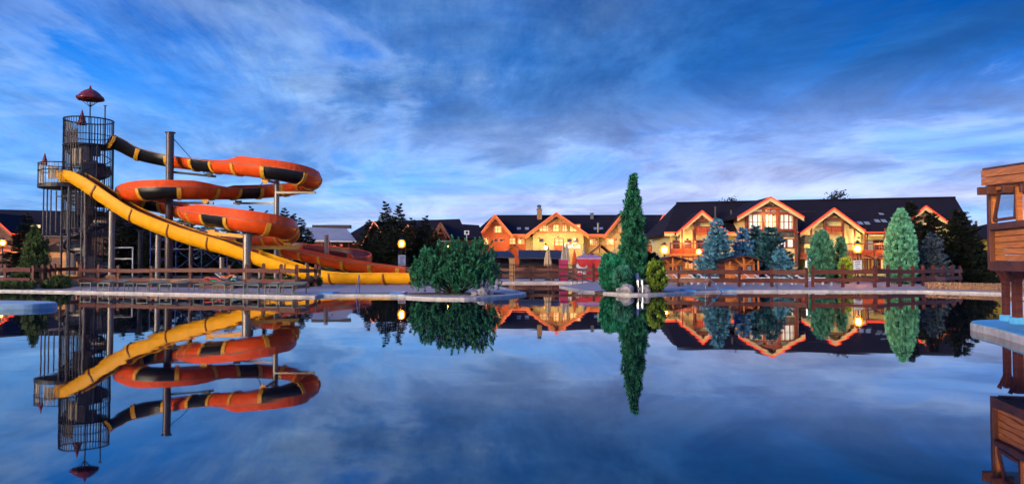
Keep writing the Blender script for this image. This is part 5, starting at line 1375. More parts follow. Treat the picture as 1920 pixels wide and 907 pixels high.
for s_ in (-1, 1):
    roof_slab(pc2, [tuple(at(965 + s_ * 16, 470, 104)), tuple(at(966, 458, 104)), tuple(at(966, 458, 104) + Vector((0, 3, 0))), tuple(at(965 + s_ * 16, 470, 104) + Vector((0, 3, 0)))], M_woodl, 0.12)
    b = MB(); b.box((X(965 + s_ * 11, 104), 104.2, (DECK + Z(468, 104)) / 2), (0.2, 0.2, Z(468, 104) - DECK)); b.build('post', M_trim, pc2)

# ================================================================== POOLSIDE FURNITURE
def frame_bed():
    t = thing('lounger', 'x', 'lounger', (0, 0, 0), 'green metal lounger frames on the left deck'); t.location = (0, 0, 0)
    w_, ln, h = 0.6, 1.9, 0.40
    for x in (-w_ / 2, w_ / 2):
        b = MB(); b.bar((x, 0, h), (x, ln, h), 0.04, 0.05); b.build('side_rail', M_green, t)
        for y in (0.02, ln - 0.35):
            b = MB(); b.bar((x, y, 0), (x, y, h), 0.042); b.build('leg', M_green, t)
    for y, z in ((0.02, h), (0.02, 0.10), (ln, h)):
        b = MB(); b.bar((-w_ / 2, y, z), (w_ / 2, y, z), 0.035); b.build('cross_bar', M_green, t)
    for k in range(8):
        b = MB(); b.box((0, 0.16 + k * 0.15, h + 0.02), (w_ - 0.06, 0.10, 0.018)); b.build('slat', M_mesh, t)
    for k in range(4):
        y = 1.38 + k * 0.13; b = MB(); b.bar((-w_ / 2 + 0.03, y, h + 0.03 + k * 0.035), (w_ / 2 - 0.03, y, h + 0.03 + k * 0.035), 0.1, 0.018, up=(0, -0.25, 1)); b.build('slat', M_mesh, t)
    return t

bed = frame_bed()
bpx = [160, 194, 241, 266, 310, 372, 410, 445, 474, 508, 536]
shx = [(p.x, p.y) for p in left_shore[1:12]]
def shoreY(px):
    best = min(((abs(X(px, y, 545) - x), y) for x, y in [(a[0] + (b_[0] - a[0]) * k / 20, a[1] + (b_[1] - a[1]) * k / 20) for a, b_ in zip(shx, shx[1:]) for k in range(21)]))
    return best[1]
for i, px_ in enumerate(bpx):
    Y_ = shoreY(px_) + 0.55; rz_ = R(-14 + 8 * math.sin(i * 2.1))
    lab = 'green metal slatted lounger on the left deck, ' + nth(i, len(bpx)) + ' of the row'
    lc = (X(px_, Y_, 540), Y_, DECK)
    if i == 0: bed.location = lc; bed.rotation_euler = (0, 0, rz_); bed['label'] = lab
    else: copy_tree(bed, lc, rz_, 1.0, lab)

def white_lounger():
    t = thing('sun_lounger', 'x', 'sun lounger', (0, 0, 0), 'white plastic sun loungers')
    b = MB(); b.box((0, 0.65, 0.3), (0.62, 1.3, 0.06)); b.build('seat', M_plast, t)
    b = MB(); b.bar((0, 1.3, 0.31), (0, 1.85, 0.72), 0.62, 0.05); b.build('backrest', M_plast, t)
    for x in (-0.26, 0.26):
        for y in (0.1, 1.25): b = MB(); b.box((x, y, 0.135), (0.06, 0.08, 0.27)); b.build('leg', M_plast, t)
        b = MB(); b.bar((x * 1.2, 0.5, 0.45), (x * 1.2, 1.1, 0.45), 0.05); b.build('armrest', M_plast, t)
    return t
wlg = white_lounger()
wpx = [(1300, 51.0, 70), (1314, 51.4, 65), (1345, 51.2, 75), (1362, 51.5, 68), (1432, 50.6, 80), (1450, 50.9, 72), (1468, 50.7, 66), (1488, 51.0, 75), (1530, 50.4, 70), (1546, 50.6, 62), (1562, 50.5, 74), (452, 54.5, 80), (478, 56.0, 100), (12, 56, 95), (30, 56.5, 85)]
for i, (px_, Y_, a) in enumerate(wpx):
    if i < 11: lab = 'white plastic sun lounger behind the right fence, ' + nth(i, 11)
    elif i < 13: lab = 'white sun lounger under the yellow slide, ' + ('left' if i == 11 else 'right') + ' of two'
    else: lab = 'white sun lounger behind the left dark fence, ' + ('left' if i == 13 else 'right') + ' of two'
    lc = (X(px_, Y_, 520), Y_, DECK)
    if i == 0: wlg.location = lc; wlg.rotation_euler = (0, 0, R(a)); wlg['label'] = lab
    else: copy_tree(wlg, lc, R(a), 1.0, lab)

# soft play mats thrown over the fence foot
mats_ = [('red', (0.55, 0.06, 0.035)), ('teal', (0.02, 0.25, 0.20)), ('green', (0.04, 0.22, 0.05)), ('orange', (0.60, 0.16, 0.03)), ('turquoise', (0.03, 0.30, 0.30)), ('brick-red', (0.35, 0.05, 0.04))]
for i, (nm, c_) in enumerate(mats_):
    px0 = (382, 394, 408, 412, 425, 376)[i]; px1 = (415, 425, 444, 440, 443, 400)[i]; py_ = (521, 526, 529, 516, 523.5, 527)[i]
    Y_ = 42.6 + 0.12 * i; b = MB(); top = []; 
    x0, x1 = X(px0, Y_, 520), X(px1, Y_, 520); z_ = Z(py_, Y_)
    for k in range(9):
        t = k / 8; top.append((x0 + (x1 - x0) * t, z_ + 0.06 * math.sin(t * 5 + i) + 0.03 * math.sin(t * 11 + 2 * i)))
    b.prism([(x, Y_, z) for x, z in top] + [(x, Y_, z - 0.09) for x, z in reversed(top)], (0, 0.55, 0))
    tag(b.build('foam_mat', mat('foam_' + nm, c_, 0.7, 0.15, 6)), 'rumpled ' + nm + ' foam mat in the pile by the plank fence', 'foam mat', 'foam mats in a pile')
tb = MB(); tb.box((X(411, 43), 43.0, DECK + 0.2), (1.9, 0.7, 0.4)); tag(tb.build('mat_crate', M_cedard), 'low dark crate under the pile of foam mats', 'crate')

# blue lifeguard chair
Yc = 36.6
lg = thing('high_chair', 'blue plastic lifeguard seat on tall steel legs by the juniper', 'chair', (X(1202, Yc, 530), Yc, DECK))
zs = Z(525, Yc)
xs0, xs1 = X(1197, Yc, 530), X(1205, Yc, 530)
for x in (xs0, xs1):
    for y in (Yc, Yc + 0.32):
        b = MB(); b.tube([(x, y, DECK), (x, y, zs)], 0.022, 6); b.build('leg', M_chrome, lg)
b = MB(); b.prism([(xs0 - .06, Yc - .05, zs), (xs1 + .16, Yc - .05, zs - .01), (xs1 + .2, Yc - .05, zs + .03), (xs0 + .04, Yc - .05, zs + .07), (xs0, Yc - .05, zs + .34), (xs0 - .06, Yc - .05, zs + .35)], (0, 0.42, 0)); b.build('seat_shell', M_chair, lg, bevel=0.015)

# pool steps and hand rails
for lab, px0, px1, py_, m_ in (('blue tiled pool step right of the loungers, left end', 603, 628, 553.2, M_blue), ('blue tiled pool step in front of the pine bush', 733, 760, 553.6, M_blue), ('blue pool step by the yellow-green shrub', 1281, 1302, 547.8, M_blue), ('blue pool step right of the steel handrail', 1352, 1378, 546.6, M_blue)):
    Y_ = wY(py_); b = MB(); b.box(((X(px0, Y_, 550) + X(px1, Y_, 550)) / 2, Y_ + 0.2, 0.02), (X(px1, Y_, 550) - X(px0, Y_, 550), 1.1, 0.27)); tag(b.build('pool_step', m_, bevel=0.015), lab, 'pool step')
for lab, px0, px1, py_ in (('grey-blue sunken step between two blue pool steps on the left', 629, 732, 553.6), ('dark green sunken step between blue pool steps by the handrail', 1303, 1351, 547.2)):
    Y_ = wY(py_); b = MB(); b.box(((X(px0, Y_, 550) + X(px1, Y_, 550)) / 2, Y_ + 0.25, 0.0), (X(px1, Y_, 550) - X(px0, Y_, 550), 1.1, 0.19)); tag(b.build('pool_step', mat('step_slate', (0.10, 0.17, 0.19), 0.5, 0.2, 3), bevel=0.015), lab, 'pool step')
hr = thing('handrail', 'slim steel hand rail leaning up from the water by the left steps', 'handrail', (X(670, 35.4, 545), 35.4, 0))
b = MB(); b.tube([at(666, 561, 34.4), at(668, 548, 34.7), at(672.5, 516, 35.5), at(674, 515, 35.8), at(674.3, 548, 36.0)], 0.022, 6); b.build('rail', M_chrome, hr)
hr = thing('handrail', 'slanting steel hand rail at the right-hand pool steps', 'handrail', (X(1330, 41, 545), 41, 0))
b = MB(); b.tube([at(1354, 549, 38.6), at(1328, 519, 40.6), at(1322.5, 518, 41), at(1322.5, 544, 41)], 0.024, 6); b.build('rail', M_chrome, hr)
sh = thing('shower_post', 'thin curved steel shower post by the fence gap', 'shower', (X(1513, 47, 500), 47, DECK))
b = MB(); b.tube([(X(1512, 47), 47, DECK), at(1512, 489, 47), at(1514, 484, 47), at(1518, 484, 47), at(1519, 488, 47)], 0.035, 6); b.build('pipe', M_chrome, sh)
pn = MB(); pn.tube([at(1457, 552, 38.2), at(1457, 514, 38.2)], 0.012, 5); tag(pn.build('pole', M_dsteel), 'very thin dark pole standing at the water edge right of the handrail', 'pole')
bx_ = thing('planter_box', 'pale wooden crate behind the left plank fence', 'crate', (X(211, 49), 49, DECK))
b = MB(); b.box((X(211, 49), 49, Z(520, 49)), (0.6, 0.4, 0.34)); b.build('body', M_woodl, bx_)
b = MB(); b.box((X(211, 49), 49, (DECK + Z(526, 49)) / 2), (0.5, 0.35, max(0.05, Z(526, 49) - DECK))); b.build('base', M_cedard, bx_)
# twin-arm post right of the notice board
ta = thing('lamp_mast', 'unlit twin-arm mast right of the notice board', 'mast', (X(1641, 58), 58, DECK))
b = MB()
for s_ in (-1, 1): b.tube([(X(1641 + s_ * 2, 58), 58, DECK), at(1641 + s_ * 2.2, 486, 58), at(1641 + s_ * 5, 483, 58), at(1641 + s_ * 19, 479, 58)], 0.05, 6)
b.build('mast', M_dsteel, ta)

# ================================================================== PLANTS
NR = np.random.default_rng(11)


def blades(name, P, D, Wd, m, parent=None, loc=(0, 0, 0), label=None):
    """leaf-sized pointed blades: base points P, direction*length D, half widths Wd -> one mesh"""
    n = len(P); rv = NR.normal(size=(n, 3)); side = np.cross(D, rv); side /= (np.linalg.norm(side, axis=1, keepdims=True) + 1e-9)
    side *= Wd[:, None]; mid = P + D * 0.45
    V = np.empty((n, 4, 3)); V[:, 0] = P; V[:, 1] = mid + side; V[:, 2] = P + D; V[:, 3] = mid - side
    me = bpy.data.meshes.new(name); me.vertices.add(n * 4); me.vertices.foreach_set('co', V.reshape(-1).astype(np.float32))
    me.loops.add(n * 4); me.loops.foreach_set('vertex_index', np.arange(n * 4, dtype=np.int32))
    me.polygons.add(n); me.polygons.foreach_set('loop_start', np.arange(0, n * 4, 4, dtype=np.int32))
    me.materials.append(m); me.update(calc_edges=True)
    o = bpy.data.objects.new(name, me); COL.objects.link(o)
    if parent: o.parent = parent
    return o


def unit(v): return v / (np.linalg.norm(v, axis=-1, keepdims=True) + 1e-9)


def plume_tree(name, label, cat, loc, H, Rf, nplume, m, per=110, plen=(0.5, 0.9), prad=0.14, blade=(0.10, 0.20), lift=1.0, inner=0.55, trunk=True, group=None, lean=(0, 0)):
    """juniper / arborvitae: many upswept plumes of scale foliage filling an outline Rf(t)"""
    global NR
    NR = np.random.default_rng(zlib.crc32(label.encode()))
    t = thing(name, label, cat, loc, group)
    u = NR.random(int(nplume * 0.85) * 6); rr = np.array([Rf(x) for x in u]); keep = NR.random(len(u)) < rr / rr.max(); u = u[keep][:int(nplume * 0.85)]; u = np.concatenate([u, np.linspace(0.70, 0.995, max(8, nplume // 12))])
    n = len(u); phi = NR.random(n) * 2 * np.pi; rad = np.array([Rf(x) for x in u]) * np.sqrt(inner + (1 - inner) * NR.random(n)) * (1 + 0.06 * np.sin(3 * phi + 9 * u) + 0.05 * NR.normal(size=n))
    base = np.stack([np.cos(phi) * rad * 0.82, np.sin(phi) * rad * 0.82, u * H * 0.93], 1)
    outd = np.stack([np.cos(phi), np.sin(phi), np.zeros(n)], 1)
    tilt = (0.18 + 0.22 * NR.random(n))[:, None]
    axis = unit(outd * tilt + np.array([0, 0, lift]) + NR.normal(size=(n, 3)) * 0.10)
    pl = (plen[0] + (plen[1] - plen[0]) * NR.random(n)) * (0.45 + 0.55 * np.minimum(1, (1 - u) * 2.2)); 
    s = NR.random((n, per)); sp = prad * (1 - 0.75 * s) * np.minimum(1, 0.35 + s * 3)
    off = NR.normal(size=(n, per, 3)) * sp[..., None] * 0.6
    P = base[:, None] + axis[:, None] * (s * pl[:, None])[..., None] + off
    D = unit(axis[:, None] * 0.9 + unit(off) * 0.55 + NR.normal(size=(n, per, 3)) * 0.2) * (blade[0] + (blade[1] - blade[0]) * NR.random((n, per)))[..., None]
    tipm = (s > 0.72).reshape(-1); P = P.reshape(-1, 3); D = D.reshape(-1, 3); P[:, 2] = np.maximum(P[:, 2], 0.02)
    P[:, 0] += lean[0] * P[:, 2] / H; P[:, 1] += lean[1] * P[:, 2] / H
    wd = 0.013 + 0.015 * NR.random(len(P))
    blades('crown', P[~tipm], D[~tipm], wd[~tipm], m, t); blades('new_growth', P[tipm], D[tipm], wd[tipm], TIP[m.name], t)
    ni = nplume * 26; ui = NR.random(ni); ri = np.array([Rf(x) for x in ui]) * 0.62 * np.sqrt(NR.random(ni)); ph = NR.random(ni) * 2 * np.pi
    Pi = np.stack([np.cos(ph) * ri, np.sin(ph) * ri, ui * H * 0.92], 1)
    blades('inner_shade_twigs', Pi, unit(NR.normal(size=(ni, 3)) + np.array([0, 0, 0.8])) * 0.2, np.full(ni, 0.02), MATS['leaf_dark'], t)  # near-black inner blades, shade between the plumes put into their colour
    b = MB(); b.tube([Vector(loc), Vector(loc) + Vector((lean[0] * .5, lean[1] * .5, H * 0.5)), Vector(loc) + Vector((lean[0], lean[1], H * 0.9))], [max(0.05, H * 0.018), H * 0.012, 0.01], 7); b.build('trunk', M_bark, t)
    return t


def spruce(name, label, loc, H, Rb, m, seed, levels=24, nb=9, dens=1.0, droop=0.22, top_open=0.0, group=None, bw=1.0, cat='tree', jit=0.35):
    """spruce: whorls of drooping branches with side twigs and needle blades"""
    rg = np.random.default_rng(seed)
    t = thing(name, label, cat, loc, group)
    Ps, Ds, Ws = [], [], []; tw = MB(); L0 = Vector(loc)
    for lv in range(levels):
        f = (lv + 0.3 * rg.random()) / levels; z = H * (0.05 + 0.93 * f)
        Lb = 1.3 * Rb * (1 - f) ** 0.75 * (0.85 + 0.3 * rg.random()) + 0.06 * (1 - f) + 0.05
        n_ = max(4, int(nb * (1 - 0.45 * f)))
        for k in range(n_):
            az = 2 * np.pi * (k + 0.35 * rg.normal()) / n_ + lv * 0.9; L_ = Lb * (0.72 + 0.42 * rg.random())
            zj = z + rg.normal() * jit * H / levels; o_ = np.array([np.cos(az), np.sin(az), 0.0]); sd = np.array([-np.sin(az), np.cos(az), 0.0])
            dr = droop * (1 - 0.9 * f)
            ns = max(6, int(L_ * 15 * dens)); s = (np.arange(ns) + rg.random(ns)) / ns
            zz = -dr * L_ * np.sin(s * 2.2) + 0.25 * L_ * f * s + 0.10 * L_ * s ** 3
            c = o_ * (s * L_)[:, None]; c[:, 2] += zj + zz
            tl = (0.34 * L_ * (1 - s) ** 0.7 + 0.07)
            for sg in (-1, 1):
                for q in range(4):
                    fr_ = (q + rg.random(ns)) / 4
                    P = c + (sd * sg * 0.75 + o_ * 0.6) * (tl * fr_)[:, None]; P[:, 2] -= 0.10 * tl * fr_ - rg.normal(size=ns) * 0.015
                    d = o_ * 0.8 + sd * sg * 0.55 + rg.normal(size=(ns, 3)) * 0.35; d[:, 2] += 0.10
                    Ps.append(P); Ds.append(unit(d) * (0.09 + 0.10 * rg.random(ns))[:, None] * (0.7 + 0.5 * bw)); Ws.append((0.016 + 0.014 * rg.random(ns)) * bw)
            d = o_ * 0.9 + rg.normal(size=(ns, 3)) * 0.3
            Ps.append(c); Ds.append(unit(d) * 0.16); Ws.append(np.full(ns, 0.022) * bw)
    P, D, Wd = np.concatenate(Ps), np.concatenate(Ds), np.concatenate(Ws); P[:, 2] = np.maximum(P[:, 2], 0.03)
    blades('crown', P, D, Wd, m, t)
    b = MB(); b.tube([L0, L0 + Vector((0, 0, H * 0.6)), L0 + Vector((0, 0, H))], [H * 0.02, H * 0.011, 0.012], 7); b.build('trunk', M_bark, t)
    return t


def pine_bush(name, label, loc, rx, ry, H, nshoot, m, seed=3):
    """mugo pine: upright bottle-brush shoots over a mounded, many-headed outline"""
    rg = np.random.default_rng(seed); t = thing(name, label, 'shrub', loc)
    heads = [(-0.66, 0.05, 0.74, 0.30), (-0.42, -0.35, 0.60, 0.32), (-0.30, 0.30, 0.84, 0.26), (-0.02, 0.35, 1.0, 0.17), (0.02, -0.45, 0.62, 0.34), (0.16, 0.05, 0.88, 0.24), (0.44, -0.25, 0.70, 0.32), (0.56, 0.20, 0.88, 0.30), (0.80, 0.05, 0.80, 0.24), (-0.86, 0.1, 0.62, 0.22), (0.28, -0.55, 0.46, 0.32), (-0.20, -0.60, 0.42, 0.32), (0.94, 0.0, 0.52, 0.18), (-0.97, -0.1, 0.40, 0.16), (-0.12, 0.0, 0.80, 0.26), (0.70, -0.35, 0.5, 0.26), (-0.66, -0.35, 0.46, 0.26), (0.36, 0.35, 0.80, 0.24)]
    hw = np.array([h[3] ** 2 for h in heads]); hw /= hw.sum()
    Ps, Ds, Ws, Pt, Dt = [], [], [], [], []; L0 = Vector(loc)
    for i in range(nshoot):
        h = heads[rg.choice(len(heads), p=hw)]
        # point on a dome
        a = rg.random() * 2 * np.pi; c = np.sqrt(rg.random()); el = np.arccos(c * 0.98)
        x = h[0] * rx + np.cos(a) * np.cos(el * 0 + 0) * h[3] * rx * np.sqrt(1 - c * c * 0.9)
        y = h[1] * ry + np.sin(a) * h[3] * ry * 1.25 * np.sqrt(1 - c * c * 0.9)
        zt = H * h[2] * (0.16 + 0.84 * c) * (0.90 + 0.16 * rg.random())
        p = np.array([x, y, max(0.12, zt)])
        ax = unit(np.array([x / rx * 0.35, y / ry * 0.35, 1.0]) + rg.normal(size=3) * 0.18)
        ln = 0.26 + 0.18 * rg.random(); nb_ = 52
        s = rg.random(nb_); th = rg.random(nb_) * 2 * np.pi
        e1 = unit(np.cross(ax, np.array([1, 0.2, 0.1]))); e2 = np.cross(ax, e1)
        radial = np.cos(th)[:, None] * e1 + np.sin(th)[:, None] * e2
        Ps.append(p - ax * ln + ax * (s * ln)[:, None]); Ds.append(unit(radial * 0.85 + ax * (0.35 + 0.9 * s)[:, None]) * (0.075 + 0.06 * rg.random(nb_))[:, None]); Ws.append(0.008 + 0.008 * rg.random(nb_))
        nt_ = 12; th = rg.random(nt_) * 2 * np.pi; radial = np.cos(th)[:, None] * e1 + np.sin(th)[:, None] * e2
        Pt.append(np.repeat(p[None], nt_, 0) + radial * 0.008); Dt.append(unit(radial * 0.45 + ax) * (0.05 + 0.05 * rg.random(nt_))[:, None])
    P, D, Wd = np.concatenate(Ps), np.concatenate(Ds), np.concatenate(Ws)
    blades('crown', P, D, Wd, m, t)
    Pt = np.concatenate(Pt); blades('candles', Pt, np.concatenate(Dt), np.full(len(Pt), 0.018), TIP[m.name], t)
    for h in heads:
        b = MB(); e = L0 + Vector((h[0] * rx, h[1] * ry, H * h[2] * 0.86)); b.tube([L0 + Vector((h[0] * 0.25, h[1] * 0.2, 0)), L0 + Vector((h[0] * rx * .6, h[1] * ry * .6, H * h[2] * .35)), e], [0.05, 0.035, 0.012], 6); b.build('stem', M_bark, t)
    # inner dead twigs and needles, near-black to paint shade into the gaps
    n = 5500; q = rg.normal(size=(n, 3)); q = unit(q) * (rg.random(n) ** 0.4)[:, None]
    P = q * np.array([rx * 0.80, ry * 0.8, H * 0.32]) + np.array([0, 0, H * 0.38]); P[:, 2] = np.maximum(P[:, 2], 0.03)
    blades('inner_shade_needles', P, unit(rg.normal(size=(n, 3)) + np.array([0, 0, .5])) * 0.14, np.full(n, 0.014), MATS['leaf_dark'], t)
    return t


def broadleaf(name, label, loc, H, cr, zc_, m, n=5000, seed=5):
    rg = np.random.default_rng(seed); t = thing(name, label, 'tree', loc); L0 = Vector(loc)
    b = MB(); b.tube([L0, L0 + Vector((0.1, 0, H * .4)), L0 + Vector((0, 0, H * .8))], [0.3, 0.22, 0.06], 8); b.build('trunk', M_bark, t)
    cl = rg.normal(size=(46, 3)); cl = unit(cl) * (rg.random(46) ** 0.4)[:, None] * np.array([cr, cr * 0.8, H - zc_]) * 0.92 + np.array([0, 0, zc_])
    for k in range(9):
        b = MB(); e = cl[k * 5]; b.tube([L0 + Vector((0, 0, H * .45)), L0 + Vector((e[0] * .5, e[1] * .5, (H * .45 + e[2]) / 2 + .2)), L0 + Vector(e)], [0.1, 0.06, 0.02], 5); b.build('limb', M_bark, t)
    i = rg.integers(0, 46, n); P = cl[i] + rg.normal(size=(n, 3)) * np.array([cr, cr, cr]) * 0.105
    blades('crown', P, unit(rg.normal(size=(n, 3))) * 0.26, np.full(n, 0.10), m, t)
    return t


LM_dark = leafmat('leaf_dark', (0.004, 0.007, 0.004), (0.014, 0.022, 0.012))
LM_fir = leafmat('leaf_fir', (0.005, 0.010, 0.006), (0.022, 0.034, 0.018))
LM_mugo = leafmat('leaf_mugo', (0.005, 0.036, 0.016), (0.055, 0.28, 0.135))
LM_jun = leafmat('leaf_juniper', (0.004, 0.032, 0.015), (0.035, 0.20, 0.10))
LM_shrub = leafmat('leaf_shrub', (0.004, 0.045, 0.022), (0.035, 0.32, 0.16))
LM_yel = leafmat('leaf_yellowgreen', (0.02, 0.055, 0.006), (0.24, 0.36, 0.04))
LM_blue = leafmat('leaf_bluespruce', (0.012, 0.07, 0.11), (0.24, 0.66, 0.86), clump=3.5)
LM_blue2 = leafmat('leaf_bluespruce_bright', (0.015, 0.10, 0.22), (0.18, 0.60, 0.95), clump=3.5)
LM_spr = leafmat('leaf_spruce_teal', (0.004, 0.022, 0.030), (0.08, 0.28, 0.34), clump=3.5)
LM_grey = leafmat('leaf_greyjuniper', (0.008, 0.055, 0.036), (0.075, 0.30, 0.20))
LM_pale = leafmat('leaf_palejuniper', (0.016, 0.11, 0.060), (0.17, 0.50, 0.30))
LM_lime = leafmat('leaf_lime', (0.06, 0.11, 0.012), (0.20, 0.36, 0.05))
LM_olive = leafmat('leaf_olive', (0.02, 0.035, 0.010), (0.115, 0.162, 0.047))

def G(px, Y, py=530): return (X(px, Y, py), Y, DECK)
def HT(py, Y): return Z(py, Y) - DECK

pine_bush('pine_bush', 'large dark green mounded pine bush on the left point', G(853, 35.4, 540), 1.95, 1.3, HT(433, 35.4), 1150, LM_mugo)
yT = 38.3
Hj = HT(322, yT)
def colR(t): return (0.80 * math.exp(-((t - 0.02) / 0.22) ** 2) * 0.25 + 0.54 * (1 - t) ** 0.5 * min(1, 0.15 + (1 - t) * 2.4)) * (1 if t < 0.97 else 0.5)
plume_tree('juniper_tree', 'tall slender columnar juniper tapering to a point in the centre right', 'tree', G(1187, yT, 500), Hj, colR, 520, LM_jun, 110, (0.45, 0.85), 0.11, lean=(0.02, 0))
plume_tree('juniper_shrub', 'rounded teal-green juniper shrub left of the tall columnar juniper', 'shrub', G(1150, 38.2), HT(478, 38.2), lambda t: 0.72 * math.sqrt(max(0.02, 1 - (abs(t - 0.42) / 0.62) ** 2)), 190, LM_shrub, 90, (0.3, 0.5), 0.12)
plume_tree('juniper_shrub', 'grey-green juniper shrub at the foot of the tall juniper', 'shrub', G(1168, 37.4), 1.15, lambda t: 0.42 * math.sqrt(max(0.02, 1 - (abs(t - 0.35) / 0.68) ** 2)), 70, LM_grey, 80, (0.25, 0.4), 0.1)
plume_tree('golden_shrub', 'bright yellow-green shrub to the right of the blue chair', 'shrub', G(1231, 37.4), HT(490, 37.4), lambda t: 0.50 * math.sqrt(max(0.02, 1 - (abs(t - 0.45) / 0.6) ** 2)), 130, LM_yel, 80, (0.2, 0.35), 0.12, (0.05, 0.11))
plume_tree('dark_shrub', 'dark leafy shrub between tall juniper and yellow-green shrub', 'shrub', G(1217, 38.9), HT(476, 38.9), lambda t: 0.50 * math.sqrt(max(0.02, 1 - (abs(t - 0.4) / 0.65) ** 2)), 110, LM_fir, 80, (0.3, 0.5), 0.12)
plume_tree('green_fir', 'feathery green conifer left of the slide tower', 'tree', G(66, 52), HT(425, 52), lambda t: 1.0 * (1 - t) ** 0.75 + 0.05, 230, LM_olive, 90, (0.5, 0.9), 0.13)
YS = 57.0
spruce('blue_spruce', 'broad silvery blue spruce between the two cabins', G(1346, 58), HT(407, 58), 1.25, LM_blue, 21, 15, 13, 1.9, bw=1.55, jit=0.2)
spruce('blue_spruce', 'small vivid blue spruce right behind the cedar cabin', G(1393, 60), HT(424, 60), 0.95, LM_blue2, 22, 13, 11, 1.9, bw=1.55, jit=0.2)
spruce('spruce_tree', 'dark teal spruce in front of the glazed bay, left one', G(1418, 61), HT(419, 61), 1.25, LM_spr, 23, 14, 11, 1.9, bw=1.55, jit=0.2)
spruce('spruce_tree', 'teal spruce with pale blue right side, front of the glazed bay', G(1446, 58.5), HT(421, 58.5), 1.35, LM_spr, 24, 15, 13, 1.9, bw=1.55, jit=0.2)
spruce('blue_spruce', 'pale blue young spruce hugging the right side of the teal spruce', G(1464, 57), HT(462, 57), 0.75, LM_blue, 25, 10, 11, 1.9, bw=1.55, jit=0.2)
plume_tree('grey_juniper', 'wide grey-green juniper left of the lime shrub', 'tree', G(1540, 55), HT(434, 55), lambda t: 0.86 * min(1, (1 - t) * 2.0) ** 0.6 * (0.85 + 0.15 * t), 300, LM_grey, 100, (0.6, 1.0), 0.14)
plume_tree('grey_juniper', 'narrow grey-green juniper peeking up above the lime shrub', 'tree', G(1577, 56), HT(444, 56), lambda t: 0.5 * (1 - t) ** 0.7 + 0.05, 130, LM_grey, 90, (0.4, 0.7), 0.12)
plume_tree('lime_shrub', 'low lime-green shrub beside the notice board', 'shrub', G(1586, 53.5), HT(484, 53.5), lambda t: 0.42 * math.sqrt(max(0.02, 1 - (abs(t - 0.4) / 0.65) ** 2)), 80, LM_lime, 80, (0.2, 0.4), 0.1)
plume_tree('pale_juniper', 'tall pale silver-green juniper behind the wavy fence', 'tree', G(1690, 52), HT(392, 52), lambda t: 1.02 * min(1, (1 - t) * 1.7) ** 0.75 * (0.9 + 0.25 * t), 420, LM_pale, 110, (0.5, 0.9), 0.13)
spruce('dark_spruce', 'dark spruce rising behind the pale juniper', G(1708, 63), HT(374, 63), 1.5, LM_dark, 31, 24, 10, 0.9, bw=1.5)
spruce('blue_spruce', 'small frosty blue spruce in front of the dark spruces on the right', G(1748, 53.5), HT(436, 53.5), 0.98, leafmat('leaf_frost', (0.012, 0.022, 0.032), (0.135, 0.203, 0.284), clump=3.5), 32, 13, 11, 1.9, bw=1.55, jit=0.2)
spruce('dark_spruce', 'black-green spruce behind the frosty blue spruce', G(1748, 60), HT(398, 60), 1.7, LM_dark, 33, 24, 10, 0.9, bw=1.6)
spruce('dark_spruce', 'wide black-green spruce left of the mustard house', G(1800, 57), HT(392, 57), 1.95, LM_dark, 34, 24, 11, 0.9, bw=1.6)
spruce('dark_spruce', 'low black-green spruce spreading toward the timber hut', G(1822, 60), HT(445, 60), 1.8, LM_dark, 35, 16, 10, 0.9, bw=1.6)
# far firs: two prototypes, copied
pa = spruce('fir_tree', 'tallest thin fir of the pair behind the dark house roof', G(723, 110), HT(377, 110), 2.3, LM_fir, 41, 30, 8, 0.6, bw=2.2, group='far firs')
def far(px, pyt, Y, lab, sx=1.0):
    h = HT(pyt, Y) / HT(377, 110); return copy_tree(pa, G(px, Y), R(px * 7 % 360), (h * sx, h * sx, h), lab)
for px_, pyt, Y_, lab, sx in ((748, 381, 108, 'slightly shorter fir right of the tallest fir', 1.0), (690, 412, 104, 'dark fir left of the neon-edged gable', 1.1), (708, 432, 98, 'low dark fir below the neon-edged gable', 1.5), (737, 428, 96, 'bushy dark fir directly behind the lamp post', 1.6), (773, 408, 100, 'dark fir right of the lamp post', 1.2), (797, 404, 101, 'dark fir left of the pale timber truss', 1.2), (812, 428, 97, 'squat dark fir below the pale timber truss', 1.5), (664, 452, 94, 'small dark fir at the corner of the grey pavilion', 1.3),
                               (470, 386, 118, 'thin distant fir spire above the third slide coil', 0.9), (497, 394, 122, 'small distant fir spire next to the slide post', 0.9), (532, 390, 100, 'dark fir just right of the upper slide post', 1.1), (549, 400, 98, 'dark fir between slide post and pavilion', 1.2), (564, 408, 101, 'dark fir touching the left end of the pavilion roof', 1.2), (578, 430, 97, 'low dark fir under the pavilion roof end', 1.3),
                               (228, 402, 92, 'dark fir behind the grey slide post near the tower', 1.7), (262, 398, 93, 'dark fir behind the second slide coil', 1.7), (300, 404, 90, 'dark fir behind the tall brown slide post', 1.7), (345, 402, 92, 'dark fir behind the white cross braces', 1.7), (388, 405, 91, 'dark fir behind the lower coil, left', 1.7), (430, 408, 92, 'dark fir behind the lower coil, middle', 1.7), (474, 412, 90, 'dark fir behind the lower coil, right', 1.7), (512, 418, 92, 'dark fir right of the lower coil', 1.6),
                               (48, 400, 98, 'dark fir in front of the timber lodge roof', 1.4), (880, 462, 92, 'dark fir behind the right half of the pine bush', 1.5)):
    far(px_, pyt, Y_, lab, sx)
broadleaf('leafy_tree', 'round leafy tree crown above the left part of the lodge roof', G(1366, 112), HT(368, 112), 3.0, 7.6, LM_dark, 3600, 51)
broadleaf('leafy_tree', 'round leafy tree crown above the middle of the lodge roof', G(1572, 112), HT(356, 112), 3.3, 8.4, LM_dark, 4200, 52)
